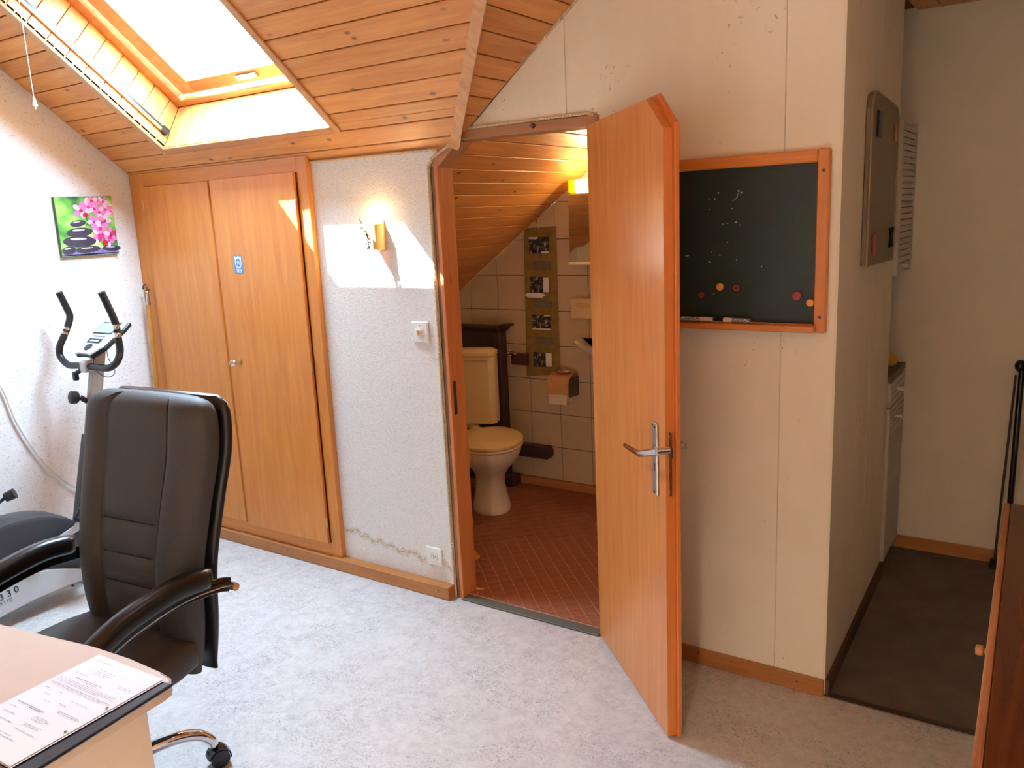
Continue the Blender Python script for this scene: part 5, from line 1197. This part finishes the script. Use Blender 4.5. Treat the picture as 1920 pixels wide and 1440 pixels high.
# chest of drawers at the right edge
a, b_ = onZ(1883, 942, .85), onZ(1820, 1440, .85); dvc = (a-b_); rz = math.atan2(-dvc.x, dvc.y)
t = thing('low_cupboard', (a.x, a.y, 0), 'low dark varnished cupboard with a worn top edge and wooden knob', 'cupboard', rz)
f = BM(); box(f, (.014, -1.45, .825), (.42, 0, .85), .002, 1); lobj('top', f, 'chest', t)
f = BM(); box(f, (.0, -1.45, .826), (.0135, 0, .8505), .004); lobj('worn_edge', f, 'chest_edge', t)
f = BM(); box(f, (.018, -1.42, .07), (.41, -.02, .823)); lobj('body', f, 'chest', t)
f = BM(); box(f, (.04, -1.42, 0), (.41, -.02, .07)); lobj('plinth', f, 'chest', t)
for y0_, y1_ in ((-.70, -.02), (-1.42, -.72)):
    f = BM(); box(f, (.006, y0_+.004, .085), (.0178, y1_-.004, .815), .003, 1); dw = lobj('cupboard_door', f, 'chest', t)
    kq = MW[t.name].inverted() @ onX(1832, 1218, -.108)
    y = kq.y if y0_ > -.9 else kq.y-.72
    f = BM(); lathe(f, [(.006, .006), (.006, -.012), (.0115, -.015), (.0125, -.022), (.011, -.029), (.003, -.030)], (0, y, kq.z), 'X', 16); lobj('knob', f, 'knob', dw, smoothed=True)

# ------------------------------------------------------------------ side table with a lit lamp behind the photographer (its light throws the door's shadow on the wall)
t = thing('side_table', (-.25, -3.05, 0), 'small round wooden side table behind the desk chair aisle', 'table')
f = BM(); lathe(f, [(.20, .53), (.21, .535), (.21, .55), (.20, .555), (.002, .555)], (-.25, -3.05, 0), 'Z', 32); obj('top', f, 'knob', t, True)
for k in range(3):
    a = 2*PI*k/3; f = BM(); tube(f, [(-.25+.12*math.cos(a), -3.05+.12*math.sin(a), .53), (-.25+.19*math.cos(a), -3.05+.19*math.sin(a), 0)], .014, 10); obj('leg', f, 'knob', t, True)
t = thing('table_lamp', (-.25, -3.05, .556), 'lit table lamp with a pale fabric shade on the round side table', 'lamp')
f = BM(); lathe(f, [(.07, .556), (.075, .562), (.05, .575), (.018, .60), (.03, .68), (.034, .74), (.018, .82), (.010, .90), (.010, .95)], (-.25, -3.05, 0), 'Z', 24); obj('base', f, 'ceramic', t, True)
f = BM(); lathe(f, [(.002, .95), (.012, .955), (.03, .99), (.032, 1.02), (.018, 1.055), (.002, 1.06)], (-.25, -3.05, 0), 'Z', 18); obj('bulb', f, 'bulb', t, True)
f = BM(); pr_ = [(.15, .93), (.11, 1.15)]; rs_ = []
for r, z in pr_+[(.108, 1.15), (.148, .93)]: rs_.append([(-.25+r*math.cos(2*PI*i/32), -3.05+r*math.sin(2*PI*i/32), z) for i in range(32)])
loft(f, rs_+[rs_[0]], False)
m, nt, bs = newmat('lamp_shade_fabric'); bs.inputs['Base Color'].default_value = lin((244, 238, 226)); tr = N(nt, 'ShaderNodeBsdfTranslucent'); tr.inputs[0].default_value = lin((248, 240, 226)); mx = N(nt, 'ShaderNodeMixShader'); mx.inputs[0].default_value = .6
nt.links.new(bs.outputs[0], mx.inputs[1]); nt.links.new(tr.outputs[0], mx.inputs[2]); nt.links.new(mx.outputs[0], nt.nodes['Material Output'].inputs[0])
obj('shade', f, m, t, True)
pb = bpy.data.lights.new('table_bulb', 'POINT'); pb.energy = LAMP; pb.color = (1, .93, .82); pb.shadow_soft_size = .09
lo_ = bpy.data.objects.new('table_bulb', pb); COL.objects.link(lo_); lo_.parent = t; lo_.location = MW[t.name].inverted() @ V(-.25, -3.05, 1.02)
